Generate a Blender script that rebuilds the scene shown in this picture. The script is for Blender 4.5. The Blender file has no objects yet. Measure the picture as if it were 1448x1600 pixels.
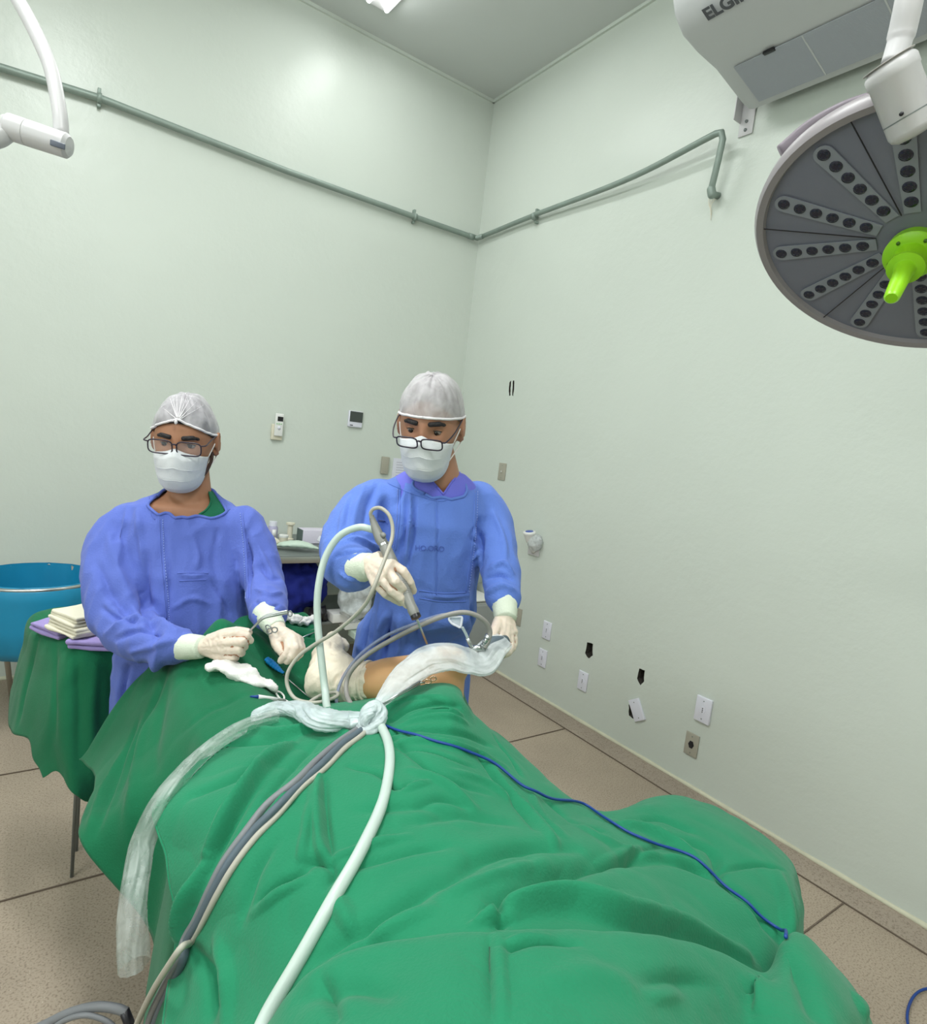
import bpy, bmesh, math, random
import numpy as np
from mathutils import Vector, Matrix, noise
from mathutils.bvhtree import BVHTree

# ------------------------------------------------------------------ camera, world, lights, exposure
F_PX, CX, CY = 953.0, 724.0, 800.0
AX = Vector((0.81495543, -0.03036347, -0.57872766))
AY = Vector((-0.56841595, 0.15270206, -0.80844628))
AZ = Vector((0.11292014, 0.98780572, 0.10718629))
ROT = Matrix((AX, AY, AZ))            # camera axes -> world
CAM = Vector((0.0, 0.0, 1.6))
SC = bpy.context.scene
COL = SC.collection
cd = bpy.data.cameras.new('camera'); cam = bpy.data.objects.new('camera', cd); COL.objects.link(cam)
cam.matrix_world = Matrix.Translation(CAM) @ ROT.to_4x4()
cd.sensor_fit = 'HORIZONTAL'; cd.sensor_width = 36.0; cd.lens = 36.0 * F_PX / 1448.0
cd.clip_start = 0.02
SC.camera = cam
SC.view_settings.view_transform = 'Standard'
SC.view_settings.look = 'None'
SC.view_settings.gamma = 1.0
SC.view_settings.use_curve_mapping = False
SC.view_settings.exposure = 0.12

XR, YB, ZC = 2.80, 4.125, 4.235        # right wall, back wall, ceiling
XL, YF = -2.6, -2.4                     # left and front walls (behind the photographer)

world = bpy.data.worlds.new('World'); SC.world = world; world.use_nodes = True
world.node_tree.nodes['Background'].inputs[0].default_value = (0.85, 0.92, 1.0, 1)
world.node_tree.nodes['Background'].inputs[1].default_value = 0.2

def area(name, loc, rot, sx, sy, power, color):
    l = bpy.data.lights.new(name, 'AREA'); l.shape = 'RECTANGLE'; l.size = sx; l.size_y = sy
    l.energy = power; l.color = color
    o = bpy.data.objects.new(name, l); COL.objects.link(o); o.location = loc; o.rotation_euler = rot
    return o
area('ceiling_fill_light', (0.05, 1.9, ZC - 0.14), (0, 0, 0), 0.25, 1.25, 50, (0.97, 1.0, 0.98))  # added overhead fill; this and the next two have no visible source
area('ceiling_fill_light', (0.2, -0.9, ZC - 0.14), (0, 0, 0), 0.25, 1.25, 50, (0.97, 1.0, 0.98))
area('ceiling_fill_light', (-1.6, 0.6, ZC - 0.14), (0, 0, 0), 0.25, 1.25, 32, (0.97, 1.0, 0.98))
area('left_area_light', (XL + 0.06, 0.3, 2.3), (0, math.radians(-90), 0), 1.6, 2.6, 30, (0.93, 0.98, 1.0))  # unseen area light at the left wall; no window is built there

# ------------------------------------------------------------------ helpers
def ray(px, py):
    return ROT @ Vector(((px - CX) / F_PX, (CY - py) / F_PX, -1.0))
def P(px, py, d): return CAM + ray(px, py) * d
def Pz(px, py, z):
    r = ray(px, py); return CAM + r * ((z - CAM.z) / r.z)
def Pa(px, py, ax, v):
    r = ray(px, py); return CAM + r * ((v - CAM[ax]) / r[ax])
def V(*a): return Vector(a)

def tag(o, label=None, cat=None, group=None, kind=None):
    if label: o['label'] = label
    if cat: o['category'] = cat
    if group: o['group'] = group
    if kind: o['kind'] = kind
    return o
def empty(name, loc=(0, 0, 0)):
    o = bpy.data.objects.new(name, None); COL.objects.link(o); o.location = loc
    o.empty_display_size = 0.05
    return o
def link(name, me, mat=None, parent=None, smooth=True):
    if mat is not None:
        me.materials.clear(); me.materials.append(mat)
    if smooth: me.polygons.foreach_set('use_smooth', [True] * len(me.polygons))
    o = bpy.data.objects.new(name, me); COL.objects.link(o)
    if parent is not None:
        o.parent = parent
        bpy.context.view_layer.update()
        o.matrix_parent_inverse = parent.matrix_world.inverted()
    return o
def mesh_from(name, verts, faces):
    me = bpy.data.meshes.new(name); me.from_pydata([tuple(v) for v in verts], [], faces); me.update(); return me

class G:
    """collects shapes into one mesh"""
    def __init__(s): s.v = []; s.f = []
    def add(s, vs, fs):
        b = len(s.v); s.v += [Vector(v) for v in vs]; s.f += [tuple(i + b for i in f) for f in fs]; return s
    def box(s, c, size, rot=None, bev=0.0):
        bm = bmesh.new(); bmesh.ops.create_cube(bm, size=1.0)
        for v in bm.verts: v.co = Vector((v.co.x * size[0], v.co.y * size[1], v.co.z * size[2]))
        if bev > 0:
            bmesh.ops.bevel(bm, geom=list(bm.edges), offset=bev, segments=3, affect='EDGES', profile=0.5)
        M = (rot if rot is not None else Matrix.Identity(3))
        bm.verts.index_update()
        s.add([M @ v.co + Vector(c) for v in bm.verts], [[v.index for v in f.verts] for f in bm.faces]); bm.free(); return s
    def tube(s, pts, rad, seg=14, cap=True, up=None, flat=1.0):
        pts = [Vector(p) for p in pts]; n = len(pts)
        if not hasattr(rad, '__len__'): rad = [rad] * n
        T = [(pts[min(i + 1, n - 1)] - pts[max(i - 1, 0)]).normalized() for i in range(n)]
        a = Vector(up) if up is not None else (Vector((0, 0, 1)) if abs(T[0].z) < 0.9 else Vector((1, 0, 0)))
        N = (a - T[0] * a.dot(T[0])).normalized(); vs = []; fs = []
        for i in range(n):
            if up is not None: N = Vector(up)
            N = (N - T[i] * N.dot(T[i])).normalized(); B = T[i].cross(N)
            for k in range(seg):
                t = 2 * math.pi * k / seg
                vs.append(pts[i] + (B * math.cos(t) + N * math.sin(t) * flat) * rad[i])
        for i in range(n - 1):
            for k in range(seg):
                k2 = (k + 1) % seg
                fs.append((i * seg + k, i * seg + k2, (i + 1) * seg + k2, (i + 1) * seg + k))
        if cap:
            fs.append(tuple(range(seg - 1, -1, -1))); fs.append(tuple((n - 1) * seg + k for k in range(seg)))
        return s.add(vs, fs)
    def capsule(s, a, b, ra, rb, seg=16, hemi=5):
        a = Vector(a); b = Vector(b); d = (b - a)
        if d.length < 1e-5: d = Vector((0, 0, 1e-5))
        dn = d.normalized(); pts = []; rad = []
        for i in range(hemi, 0, -1):
            t = math.pi / 2 * i / hemi * 0.985; pts.append(a - dn * ra * math.sin(t)); rad.append(ra * math.cos(t))
        pts.append(a); rad.append(ra); pts.append(b); rad.append(rb)
        for i in range(1, hemi + 1):
            t = math.pi / 2 * i / hemi * 0.985; pts.append(b + dn * rb * math.sin(t)); rad.append(rb * math.cos(t))
        # fixed frame
        return s.tube(pts, rad, seg)
    def chain(s, pts, rad, seg=16):
        for i in range(len(pts) - 1): s.capsule(pts[i], pts[i + 1], rad[i], rad[i + 1], seg)
        return s
    def ell(s, c, r, rot=None, nu=24, nv=16):
        vs = []; fs = []; M = rot if rot is not None else Matrix.Identity(3); c = Vector(c)
        for j in range(1, nv):
            th = math.pi * j / nv
            for i in range(nu):
                ph = 2 * math.pi * i / nu
                vs.append(c + M @ Vector((r[0] * math.sin(th) * math.cos(ph), r[1] * math.sin(th) * math.sin(ph), r[2] * math.cos(th))))
        top = len(vs); vs.append(c + M @ Vector((0, 0, r[2]))); vs.append(c - M @ Vector((0, 0, r[2])))
        for j in range(nv - 2):
            for i in range(nu):
                i2 = (i + 1) % nu; fs.append((j * nu + i, (j + 1) * nu + i, (j + 1) * nu + i2, j * nu + i2))
        for i in range(nu):
            i2 = (i + 1) % nu; fs.append((top, i, i2)); fs.append((top + 1, (nv - 2) * nu + i2, (nv - 2) * nu + i))
        return s.add(vs, fs)
    def lathe(s, prof, o, axis, seg=32, cap=False):
        """prof: (distance along axis, radius)"""
        o = Vector(o); axis = Vector(axis).normalized()
        a = Vector((0, 0, 1)) if abs(axis.z) < 0.9 else Vector((1, 0, 0))
        N = (a - axis * a.dot(axis)).normalized(); B = axis.cross(N); vs = []; fs = []
        for (h, r) in prof:
            for k in range(seg):
                t = 2 * math.pi * k / seg; vs.append(o + axis * h + (N * math.cos(t) + B * math.sin(t)) * max(r, 1e-5))
        for i in range(len(prof) - 1):
            for k in range(seg):
                k2 = (k + 1) % seg; fs.append((i * seg + k, (i + 1) * seg + k, (i + 1) * seg + k2, i * seg + k2))
        if cap: fs.append(tuple(range(seg))); fs.append(tuple((len(prof) - 1) * seg + k for k in range(seg - 1, -1, -1)))
        return s.add(vs, fs)
    def loft(s, rings, cap=True):
        n = len(rings[0]); vs = [p for r in rings for p in r]; fs = []
        for i in range(len(rings) - 1):
            for k in range(n):
                k2 = (k + 1) % n; fs.append((i * n + k, i * n + k2, (i + 1) * n + k2, (i + 1) * n + k))
        if cap: fs.append(tuple(range(n - 1, -1, -1))); fs.append(tuple((len(rings) - 1) * n + k for k in range(n)))
        return s.add(vs, fs)
    def poly(s, pts, thick, nrm):
        """flat polygon extruded by thick along nrm"""
        n = len(pts); nv = Vector(nrm) * thick; vs = [Vector(p) for p in pts] + [Vector(p) + nv for p in pts]
        fs = [tuple(range(n - 1, -1, -1)), tuple(range(n, 2 * n))] + [(i, (i + 1) % n, n + (i + 1) % n, n + i) for i in range(n)]
        return s.add(vs, fs)
    def mesh(s, name='m'):
        me = mesh_from(name, s.v, s.f)
        bm = bmesh.new(); bm.from_mesh(me); bmesh.ops.recalc_face_normals(bm, faces=bm.faces); bm.to_mesh(me); bm.free()
        return me
    def build(s, name, mat, parent=None, smooth=True, auto=False):
        me = s.mesh(name); o = link(name, me, mat, parent, smooth)
        if auto:
            try: me.set_sharp_from_angle(angle=math.radians(38))
            except Exception: pass
        return o

def remesh(me, voxel, smooth=0, fac=0.5):
    """voxel-union a mesh (temporary object, evaluated result)"""
    o = bpy.data.objects.new('tmp', me); COL.objects.link(o)
    m = o.modifiers.new('r', 'REMESH'); m.mode = 'VOXEL'; m.voxel_size = voxel
    if smooth:
        k = o.modifiers.new('s', 'SMOOTH'); k.factor = fac; k.iterations = smooth
    dg = bpy.context.evaluated_depsgraph_get(); dg.update()
    out = bpy.data.meshes.new_from_object(o.evaluated_get(dg))
    bpy.data.objects.remove(o); return out

def co_np(me):
    a = np.empty(len(me.vertices) * 3); me.vertices.foreach_get('co', a); return a.reshape(-1, 3)
def set_co(me, a): me.vertices.foreach_set('co', a.ravel()); me.update()
def nrm_np(me):
    a = np.empty(len(me.vertices) * 3)
    me.vertex_normals.foreach_get('vector', a); return a.reshape(-1, 3)
def bvh(me):
    return BVHTree.FromPolygons([v.co.copy() for v in me.vertices], [tuple(p.vertices) for p in me.polygons])

def cr(pts, n):
    """Catmull-Rom through pts, n samples"""
    a = np.array([tuple(p) for p in pts], float); m = len(a)
    if m == 2: a = np.array([a[0], (a[0] + a[1]) / 2, a[1]]); m = 3
    out = []
    for i in range(n):
        t = i / (n - 1) * (m - 1); k = min(int(t), m - 2); u = t - k
        p1, p2 = a[k], a[k + 1]
        p0 = a[k - 1] if k > 0 else 2 * p1 - p2
        p3 = a[k + 2] if k + 2 < m else 2 * p2 - p1
        out.append(0.5 * ((2 * p1) + (-p0 + p2) * u + (2 * p0 - 5 * p1 + 4 * p2 - p3) * u * u + (-p0 + 3 * p1 - 3 * p2 + p3) * u ** 3))
    return np.array(out)
def crv(pts, n): return [Vector(p) for p in cr(pts, n)]
def path(pts, n, rad=None):
    """points smoothed; radii interpolated the same way"""
    q = crv(pts, n)
    if rad is None: return q
    return q, [float(x) for x in np.interp(np.linspace(0, 1, n), np.linspace(0, 1, len(rad)), rad)]

def grid_mesh(rows, nu, nv, name='g'):
    """bicubic surface through a grid of control points"""
    A = np.array([[tuple(p) for p in r] for r in rows], float)
    B = np.array([cr(A[i], nu) for i in range(A.shape[0])])
    Cc = np.array([cr(B[:, j], nv) for j in range(nu)]).transpose(1, 0, 2)
    vs = Cc.reshape(-1, 3)
    fs = [(i * nu + j, i * nu + j + 1, (i + 1) * nu + j + 1, (i + 1) * nu + j) for i in range(nv - 1) for j in range(nu - 1)]
    return mesh_from(name, vs, fs)

def seg_dist(Pn, poly):
    """distance from points to a polyline and fraction along it"""
    best = np.full(len(Pn), 1e9); frac = np.zeros(len(Pn)); L = len(poly) - 1
    for i in range(L):
        a = poly[i]; b = poly[i + 1]; ab = b - a; t = np.clip(((Pn - a) @ ab) / max(ab @ ab, 1e-12), 0, 1)
        d = np.linalg.norm(Pn - (a + t[:, None] * ab), axis=1); m = d < best
        best[m] = d[m]; frac[m] = (i + t[m]) / L
    return best, frac

def fold(me, folds, gain=1.0, tight=1.0):
    """raise soft ridges / press creases along lines that lie on the cloth.
       fold = (points, width, height); points are picture points dropped on the cloth, ends fade out"""
    tree = bvh(me); co = co_np(me); nr = nrm_np(me); disp = np.zeros(len(co))
    for (pts, w, h) in folds:
        hit = []
        for p in cr([(a, b, 0) for a, b in pts], max(4, 4 * len(pts))):
            r = ray(p[0], p[1]).normalized(); q = tree.ray_cast(CAM, r)
            if q[0] is not None: hit.append(np.array(q[0]))
        if len(hit) < 2: continue
        d, f = seg_dist(co, hit)
        taper = np.clip(np.sin(np.pi * (0.04 + 0.92 * f)), 0, 1) ** 0.6
        disp += h * gain * np.exp(-(d / (w * tight)) ** 2) * taper
    set_co(me, co + nr * disp[:, None])

def wrinkle(me, amp, freq, seed=0, ridged=True, mask=None):
    co = co_np(me); nr = nrm_np(me); out = np.zeros(len(co)); fx, fy, fz = freq; off = seed * 7.31
    for i in range(len(co)):
        p = co[i]
        x = noise.noise(Vector((p[0] * fx + off, p[1] * fy + off * .7, p[2] * fz - off)))
        if ridged: x = (1 - abs(x) * 2.2) ** 1 - 0.5
        out[i] = x
    if mask is not None: out *= mask(co)
    set_co(me, co + nr * (out * amp)[:, None])

# ------------------------------------------------------------------ materials
def new_mat(name):
    m = bpy.data.materials.new(name); m.use_nodes = True
    return m, m.node_tree, m.node_tree.nodes['Principled BSDF']
def S(r, g, b):
    f = lambda c: (c / 255 / 12.92) if c / 255 <= 0.04045 else ((c / 255 + 0.055) / 1.055) ** 2.4
    return (f(r), f(g), f(b), 1)
def mat(name, rgb, rough=0.5, metal=0.0, var=0.0, vscale=20.0, bump=0.0, bscale=200.0, spec=0.5, sub=0.0, coat=0.0, trans=0.0, alpha=1.0, sheen=0.0, weave=0.0):
    m, nt, b = new_mat(name); c = S(*rgb)
    b.inputs['Base Color'].default_value = c
    b.inputs['Roughness'].default_value = rough; b.inputs['Metallic'].default_value = metal
    b.inputs['Specular IOR Level'].default_value = spec
    b.inputs['Coat Weight'].default_value = coat; b.inputs['Coat Roughness'].default_value = 0.15
    b.inputs['Sheen Weight'].default_value = sheen
    b.inputs['Transmission Weight'].default_value = trans
    b.inputs['Alpha'].default_value = alpha
    if sub > 0:
        b.inputs['Subsurface Weight'].default_value = sub; b.inputs['Subsurface Radius'].default_value = (0.012, 0.004, 0.002); b.inputs['Subsurface Scale'].default_value = 1.0
    tc = nt.nodes.new('ShaderNodeTexCoord')
    if var > 0:
        n = nt.nodes.new('ShaderNodeTexNoise'); n.inputs['Scale'].default_value = vscale; n.inputs['Detail'].default_value = 5
        nt.links.new(tc.outputs['Object'], n.inputs['Vector'])
        mx = nt.nodes.new('ShaderNodeMix'); mx.data_type = 'RGBA'
        mx.inputs[6].default_value = tuple(max(0, x * (1 - var)) for x in c[:3]) + (1,)
        mx.inputs[7].default_value = tuple(min(1, x * (1 + var)) for x in c[:3]) + (1,)
        nt.links.new(n.outputs['Fac'], mx.inputs[0]); nt.links.new(mx.outputs[2], b.inputs['Base Color'])
    if bump > 0:
        n2 = nt.nodes.new('ShaderNodeTexNoise'); n2.inputs['Scale'].default_value = bscale; n2.inputs['Detail'].default_value = 4
        nt.links.new(tc.outputs['Object'], n2.inputs['Vector'])
        bp = nt.nodes.new('ShaderNodeBump'); bp.inputs['Strength'].default_value = bump; bp.inputs['Distance'].default_value = 0.004
        nt.links.new(n2.outputs['Fac'], bp.inputs['Height']); nt.links.new(bp.outputs['Normal'], b.inputs['Normal'])
    return m

M = {}
M['green'] = mat('green_drape_cotton', (35, 126, 90), 0.85, var=0.10, vscale=9, bump=0.25, bscale=260, spec=0.15, sheen=0.12)
M['green_old'] = mat('faded_green_cotton', (26, 104, 70), 0.88, var=0.10, vscale=9, bump=0.25, bscale=260, spec=0.12, sheen=0.1)
M['blue'] = mat('blue_gown_cotton', (98, 128, 208), 0.85, var=0.06, vscale=12, bump=0.3, bscale=230, spec=0.15, sheen=0.12)
M['blue2'] = mat('violet_blue_gown_cotton', (94, 112, 192), 0.85, var=0.06, vscale=12, bump=0.3, bscale=230, spec=0.15, sheen=0.12)
M['blue_seam'] = mat('blue_seam_cotton', (104, 134, 212), 0.9, bump=0.3)
M['skin1'] = mat('warm_brown_skin', (168, 118, 88), 0.55, var=0.08, vscale=30, bump=0.06, bscale=500, sub=0.12)
M['skin2'] = mat('tanned_skin', (172, 124, 98), 0.55, var=0.08, vscale=30, bump=0.06, bscale=500, sub=0.12)
M['skin3'] = mat('pale_tan_leg_skin', (206, 158, 110), 0.5, var=0.07, vscale=18, bump=0.05, bscale=400, sub=0.12)
M['glove'] = mat('latex_glove', (222, 206, 190), 0.42, var=0.04, vscale=40, bump=0.15, bscale=120, sub=0.1)
M['cuff'] = mat('pale_green_white_cuff', (214, 222, 204), 0.8, bump=0.4, bscale=300)
M['white'] = mat('white_plastic', (232, 232, 230), 0.4)
M['white_cloth'] = mat('white_gauze_cloth', (238, 236, 232), 0.9, bump=0.5, bscale=350)
M['cream_cloth'] = mat('cream_folded_cloth', (226, 220, 200), 0.9, bump=0.5, bscale=300)
M['lav_cloth'] = mat('lavender_folded_cloth', (158, 142, 200), 0.9, bump=0.4, bscale=300)
M['wrap'] = mat('cream_elastic_wrap', (226, 214, 194), 0.75, var=0.06, vscale=25, bump=0.4, bscale=160)
M['mask'] = mat('pale_grey_mask_fabric', (220, 222, 226), 0.8, bump=0.15, bscale=400)
M['mask_strap'] = mat('white_elastic', (236, 232, 230), 0.7)
M['black'] = mat('black_plastic', (28, 26, 32), 0.35)
M['frame'] = mat('dark_violet_spectacle_frame', (42, 32, 48), 0.3)
M['hair'] = mat('black_hair', (34, 30, 32), 0.7, bump=0.8, bscale=150)
M['ghair'] = mat('grey_hair', (128, 122, 122), 0.8, var=0.3, vscale=60, bump=0.8, bscale=150)
M['eye'] = mat('eye_white', (150, 140, 136), 0.25)
M['iris'] = mat('dark_brown_iris', (34, 24, 20), 0.15)
M['hose_white'] = mat('milky_suction_hose', (190, 205, 197), 0.35, var=0.04, spec=0.5)
M['hose_grey'] = mat('grey_silicone_hose', (120, 122, 126), 0.5)
M['hose_dark'] = mat('slate_blue_cable', (82, 96, 106), 0.55)
M['hose_tan'] = mat('light_grey_beige_cable', (176, 172, 160), 0.5)
M['cable_grey'] = mat('warm_grey_cable', (146, 142, 138), 0.45)
M['blue_cord'] = mat('dark_blue_cord', (16, 62, 140), 0.5)
M['steel'] = mat('brushed_steel', (190, 192, 192), 0.28, metal=1.0, bump=0.05, bscale=80)
M['steel_dull'] = mat('dull_steel', (140, 146, 146), 0.5, metal=0.8)
M['shaver'] = mat('shaver_grey_body', (138, 138, 134), 0.45, metal=0.1)
M['bright_blue'] = mat('bright_blue_plastic', (10, 150, 240), 0.4)
M['hamper'] = mat('turquoise_vinyl_bag', (14, 134, 176), 0.5, var=0.08, vscale=10)
M['royal'] = mat('royal_blue_cloth', (16, 34, 138), 0.8, bump=0.4, bscale=150)
M['lampwhite'] = mat('off_white_painted_metal', (206, 204, 206), 0.35)
M['acwhite'] = mat('air_conditioner_white', (200, 202, 204), 0.45)
M['acgrille'] = mat('grey_air_grille', (184, 188, 196), 0.6)
M['lime'] = mat('lime_green_plastic', (150, 214, 28), 0.35, sub=0.1)
M['galv'] = mat('galvanised_conduit', (140, 154, 146), 0.5, metal=0.25, var=0.15, vscale=14)
M['plate_white'] = mat('white_wall_plate', (226, 226, 238), 0.35)
M['plate_grey'] = mat('beige_grey_wall_plate', (170, 166, 152), 0.45)
M['scrub_green'] = mat('dark_green_scrub', (12, 104, 72), 0.85, bump=0.2)
M['scrub_blue'] = mat('violet_blue_scrub', (108, 112, 214), 0.85, bump=0.2)
M['dark_hole'] = mat('broken_masonry_in_hole', (58, 54, 48), 0.95, var=0.6, vscale=90, bump=1.0, bscale=90)
# ------------------------------------------------------------------ the setting
from mathutils.geometry import delaunay_2d_cdt
def paint_mat(name, rgb, rough=0.32):
    m, nt, b = new_mat(name); c = S(*rgb)
    tc = nt.nodes.new('ShaderNodeTexCoord')
    n = nt.nodes.new('ShaderNodeTexNoise'); n.inputs['Scale'].default_value = 1.3; n.inputs['Detail'].default_value = 6
    nt.links.new(tc.outputs['Object'], n.inputs['Vector'])
    mx = nt.nodes.new('ShaderNodeMix'); mx.data_type = 'RGBA'
    mx.inputs[6].default_value = tuple(x * 0.95 for x in c[:3]) + (1,); mx.inputs[7].default_value = tuple(min(1, x * 1.04) for x in c[:3]) + (1,)
    nt.links.new(n.outputs['Fac'], mx.inputs[0])
    # faint scuffs near the skirting
    nt.links.new(mx.outputs[2], b.inputs['Base Color'])
    b.inputs['Roughness'].default_value = rough; b.inputs['Specular IOR Level'].default_value = 0.35
    n2 = nt.nodes.new('ShaderNodeTexNoise'); n2.inputs['Scale'].default_value = 5.0; n2.inputs['Detail'].default_value = 8; n2.inputs['Roughness'].default_value = 0.6
    nt.links.new(tc.outputs['Object'], n2.inputs['Vector'])
    bp = nt.nodes.new('ShaderNodeBump'); bp.inputs['Strength'].default_value = 0.25; bp.inputs['Distance'].default_value = 0.02
    nt.links.new(n2.outputs['Fac'], bp.inputs['Height']); nt.links.new(bp.outputs['Normal'], b.inputs['Normal'])
    return m
M['wall'] = paint_mat('pale_green_gloss_wall_paint', (208, 215, 207))
M['ceil'] = mat('ceiling_paint', (206, 210, 208), 0.8, var=0.03, vscale=3)
M['skirt'] = mat('cream_skirting_bead', (205, 203, 180), 0.6, var=0.2, vscale=12)

def terrazzo(name, rgb, joints):
    m, nt, b = new_mat(name); c = S(*rgb); N = nt.nodes; L = nt.links
    tc = N.new('ShaderNodeTexCoord')
    big = N.new('ShaderNodeTexNoise'); big.inputs['Scale'].default_value = 2.2; big.inputs['Detail'].default_value = 6
    fine = N.new('ShaderNodeTexNoise'); fine.inputs['Scale'].default_value = 160; fine.inputs['Detail'].default_value = 3
    vor = N.new('ShaderNodeTexVoronoi'); vor.inputs['Scale'].default_value = 75
    for n in (big, fine, vor): L.new(tc.outputs['Object'], n.inputs['Vector'])
    mx = N.new('ShaderNodeMix'); mx.data_type = 'RGBA'
    mx.inputs[6].default_value = tuple(x * 0.72 for x in c[:3]) + (1,); mx.inputs[7].default_value = tuple(x * 1.22 for x in c[:3]) + (1,)
    L.new(big.outputs['Fac'], mx.inputs[0])
    r1 = N.new('ShaderNodeValToRGB'); r1.color_ramp.elements[0].position = 0.33; r1.color_ramp.elements[0].color = (0.45, 0.42, 0.40, 1)
    r1.color_ramp.elements[1].position = 0.5; r1.color_ramp.elements[1].color = (1, 1, 1, 1)
    L.new(fine.outputs['Fac'], r1.inputs[0])
    m2 = N.new('ShaderNodeMix'); m2.data_type = 'RGBA'; m2.blend_type = 'MULTIPLY'; m2.inputs[0].default_value = 0.7
    L.new(mx.outputs[2], m2.inputs[6]); L.new(r1.outputs[0], m2.inputs[7])
    r2 = N.new('ShaderNodeValToRGB'); r2.color_ramp.elements[0].position = 0.05; r2.color_ramp.elements[0].color = (0.9, 0.86, 0.8, 1)
    r2.color_ramp.elements[1].position = 0.13; r2.color_ramp.elements[1].color = (0, 0, 0, 1)
    L.new(vor.outputs['Distance'], r2.inputs[0])
    m3 = N.new('ShaderNodeMix'); m3.data_type = 'RGBA'; m3.blend_type = 'ADD'; m3.inputs[0].default_value = 0.16
    L.new(m2.outputs[2], m3.inputs[6]); L.new(r2.outputs[0], m3.inputs[7])
    L.new(m3.outputs[2], b.inputs['Base Color'])
    b.inputs['Roughness'].default_value = 0.55; b.inputs['Specular IOR Level'].default_value = 0.3
    bp = N.new('ShaderNodeBump'); bp.inputs['Strength'].default_value = 0.2; bp.inputs['Distance'].default_value = 0.002
    L.new(fine.outputs['Fac'], bp.inputs['Height']); L.new(bp.outputs['Normal'], b.inputs['Normal'])
    return m
M['floor'] = terrazzo('beige_terrazzo', (172, 157, 140), True)
M['border'] = terrazzo('greyer_terrazzo_border', (166, 152, 138), False)
M['joint'] = mat('dark_floor_joint', (104, 90, 78), 0.8)

def struct(o): o['kind'] = 'structure'; return o
g = G(); g.box(((XL + XR) / 2, (YF + YB) / 2, -0.05), (XR - XL + 0.4, YB - YF + 0.4, 0.1)); struct(g.build('floor', M['floor'], smooth=False))
g = G(); g.box(((XL + XR) / 2, (YF + YB) / 2, ZC + 0.05), (XR - XL + 0.4, YB - YF + 0.4, 0.1)); struct(g.build('ceiling', M['ceil'], smooth=False))
g = G(); g.box(((XL + XR) / 2, YB + 0.06, ZC / 2), (XR - XL + 0.4, 0.12, ZC)); struct(g.build('wall_back', M['wall'], smooth=False))
g = G(); g.box((XL - 0.06, (YF + YB) / 2, ZC / 2), (0.12, YB - YF, ZC)); struct(g.build('wall_left', M['wall'], smooth=False))
g = G(); g.box(((XL + XR) / 2, YF - 0.06, ZC / 2), (XR - XL + 0.4, 0.12, ZC)); struct(g.build('wall_front', M['wall'], smooth=False))

# right wall with the holes knocked in it (y, z outlines)
rng = random.Random(5)
def hole_outline(pxs):
    c = [Pa(a, b, 0, XR) for a, b in pxs]; pts = []
    n = len(c)
    for i in range(n):
        a = c[i]; b = c[(i + 1) % n]
        for k in range(3):
            q = a.lerp(b, k / 3); pts.append((q.y + rng.uniform(-.002, .002), q.z + rng.uniform(-.0025, .0025)))
    return pts
HOLES = [
    hole_outline([(917, 1004), (926, 1006), (926, 1024), (919, 1029), (914, 1020)]),
    hole_outline([(999, 1045), (1007, 1048), (1006, 1064), (1000, 1071), (995, 1060)]),
    hole_outline([(982, 1101), (991, 1106), (990, 1124), (982, 1118)]),
    hole_outline([(795.5, 598), (798.5, 594.5), (797.5, 607), (797.5, 618), (795, 619), (795, 607)]),
    hole_outline([(801, 595), (803.5, 594.5), (803, 608), (801.5, 619), (800, 618), (800.5, 607)]),
]
outer = [(YF - 0.1, 0), (YB + 0.1, 0), (YB + 0.1, ZC), (YF - 0.1, ZC)]
vs2 = list(outer); es = [(i, (i + 1) % 4) for i in range(4)]
for h in HOLES:
    b = len(vs2); vs2 += h; es += [(b + i, b + (i + 1) % len(h)) for i in range(len(h))]
res = delaunay_2d_cdt([Vector(v) for v in vs2], es, [], 0, 1e-6)
def inside(p, poly):
    c = False; n = len(poly)
    for i in range(n):
        a = poly[i]; b = poly[i - 1]
        if (a[1] > p[1]) != (b[1] > p[1]) and p[0] < (b[0] - a[0]) * (p[1] - a[1]) / (b[1] - a[1]) + a[0]: c = not c
    return c
fs2 = []
for f in res[2]:
    cx_ = sum(res[0][i].x for i in f) / len(f); cz_ = sum(res[0][i].y for i in f) / len(f)
    if not any(inside((cx_, cz_), h) for h in HOLES): fs2.append(list(f))
g = G(); g.add([(XR, v.x, v.y) for v in res[0]], fs2)
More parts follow.
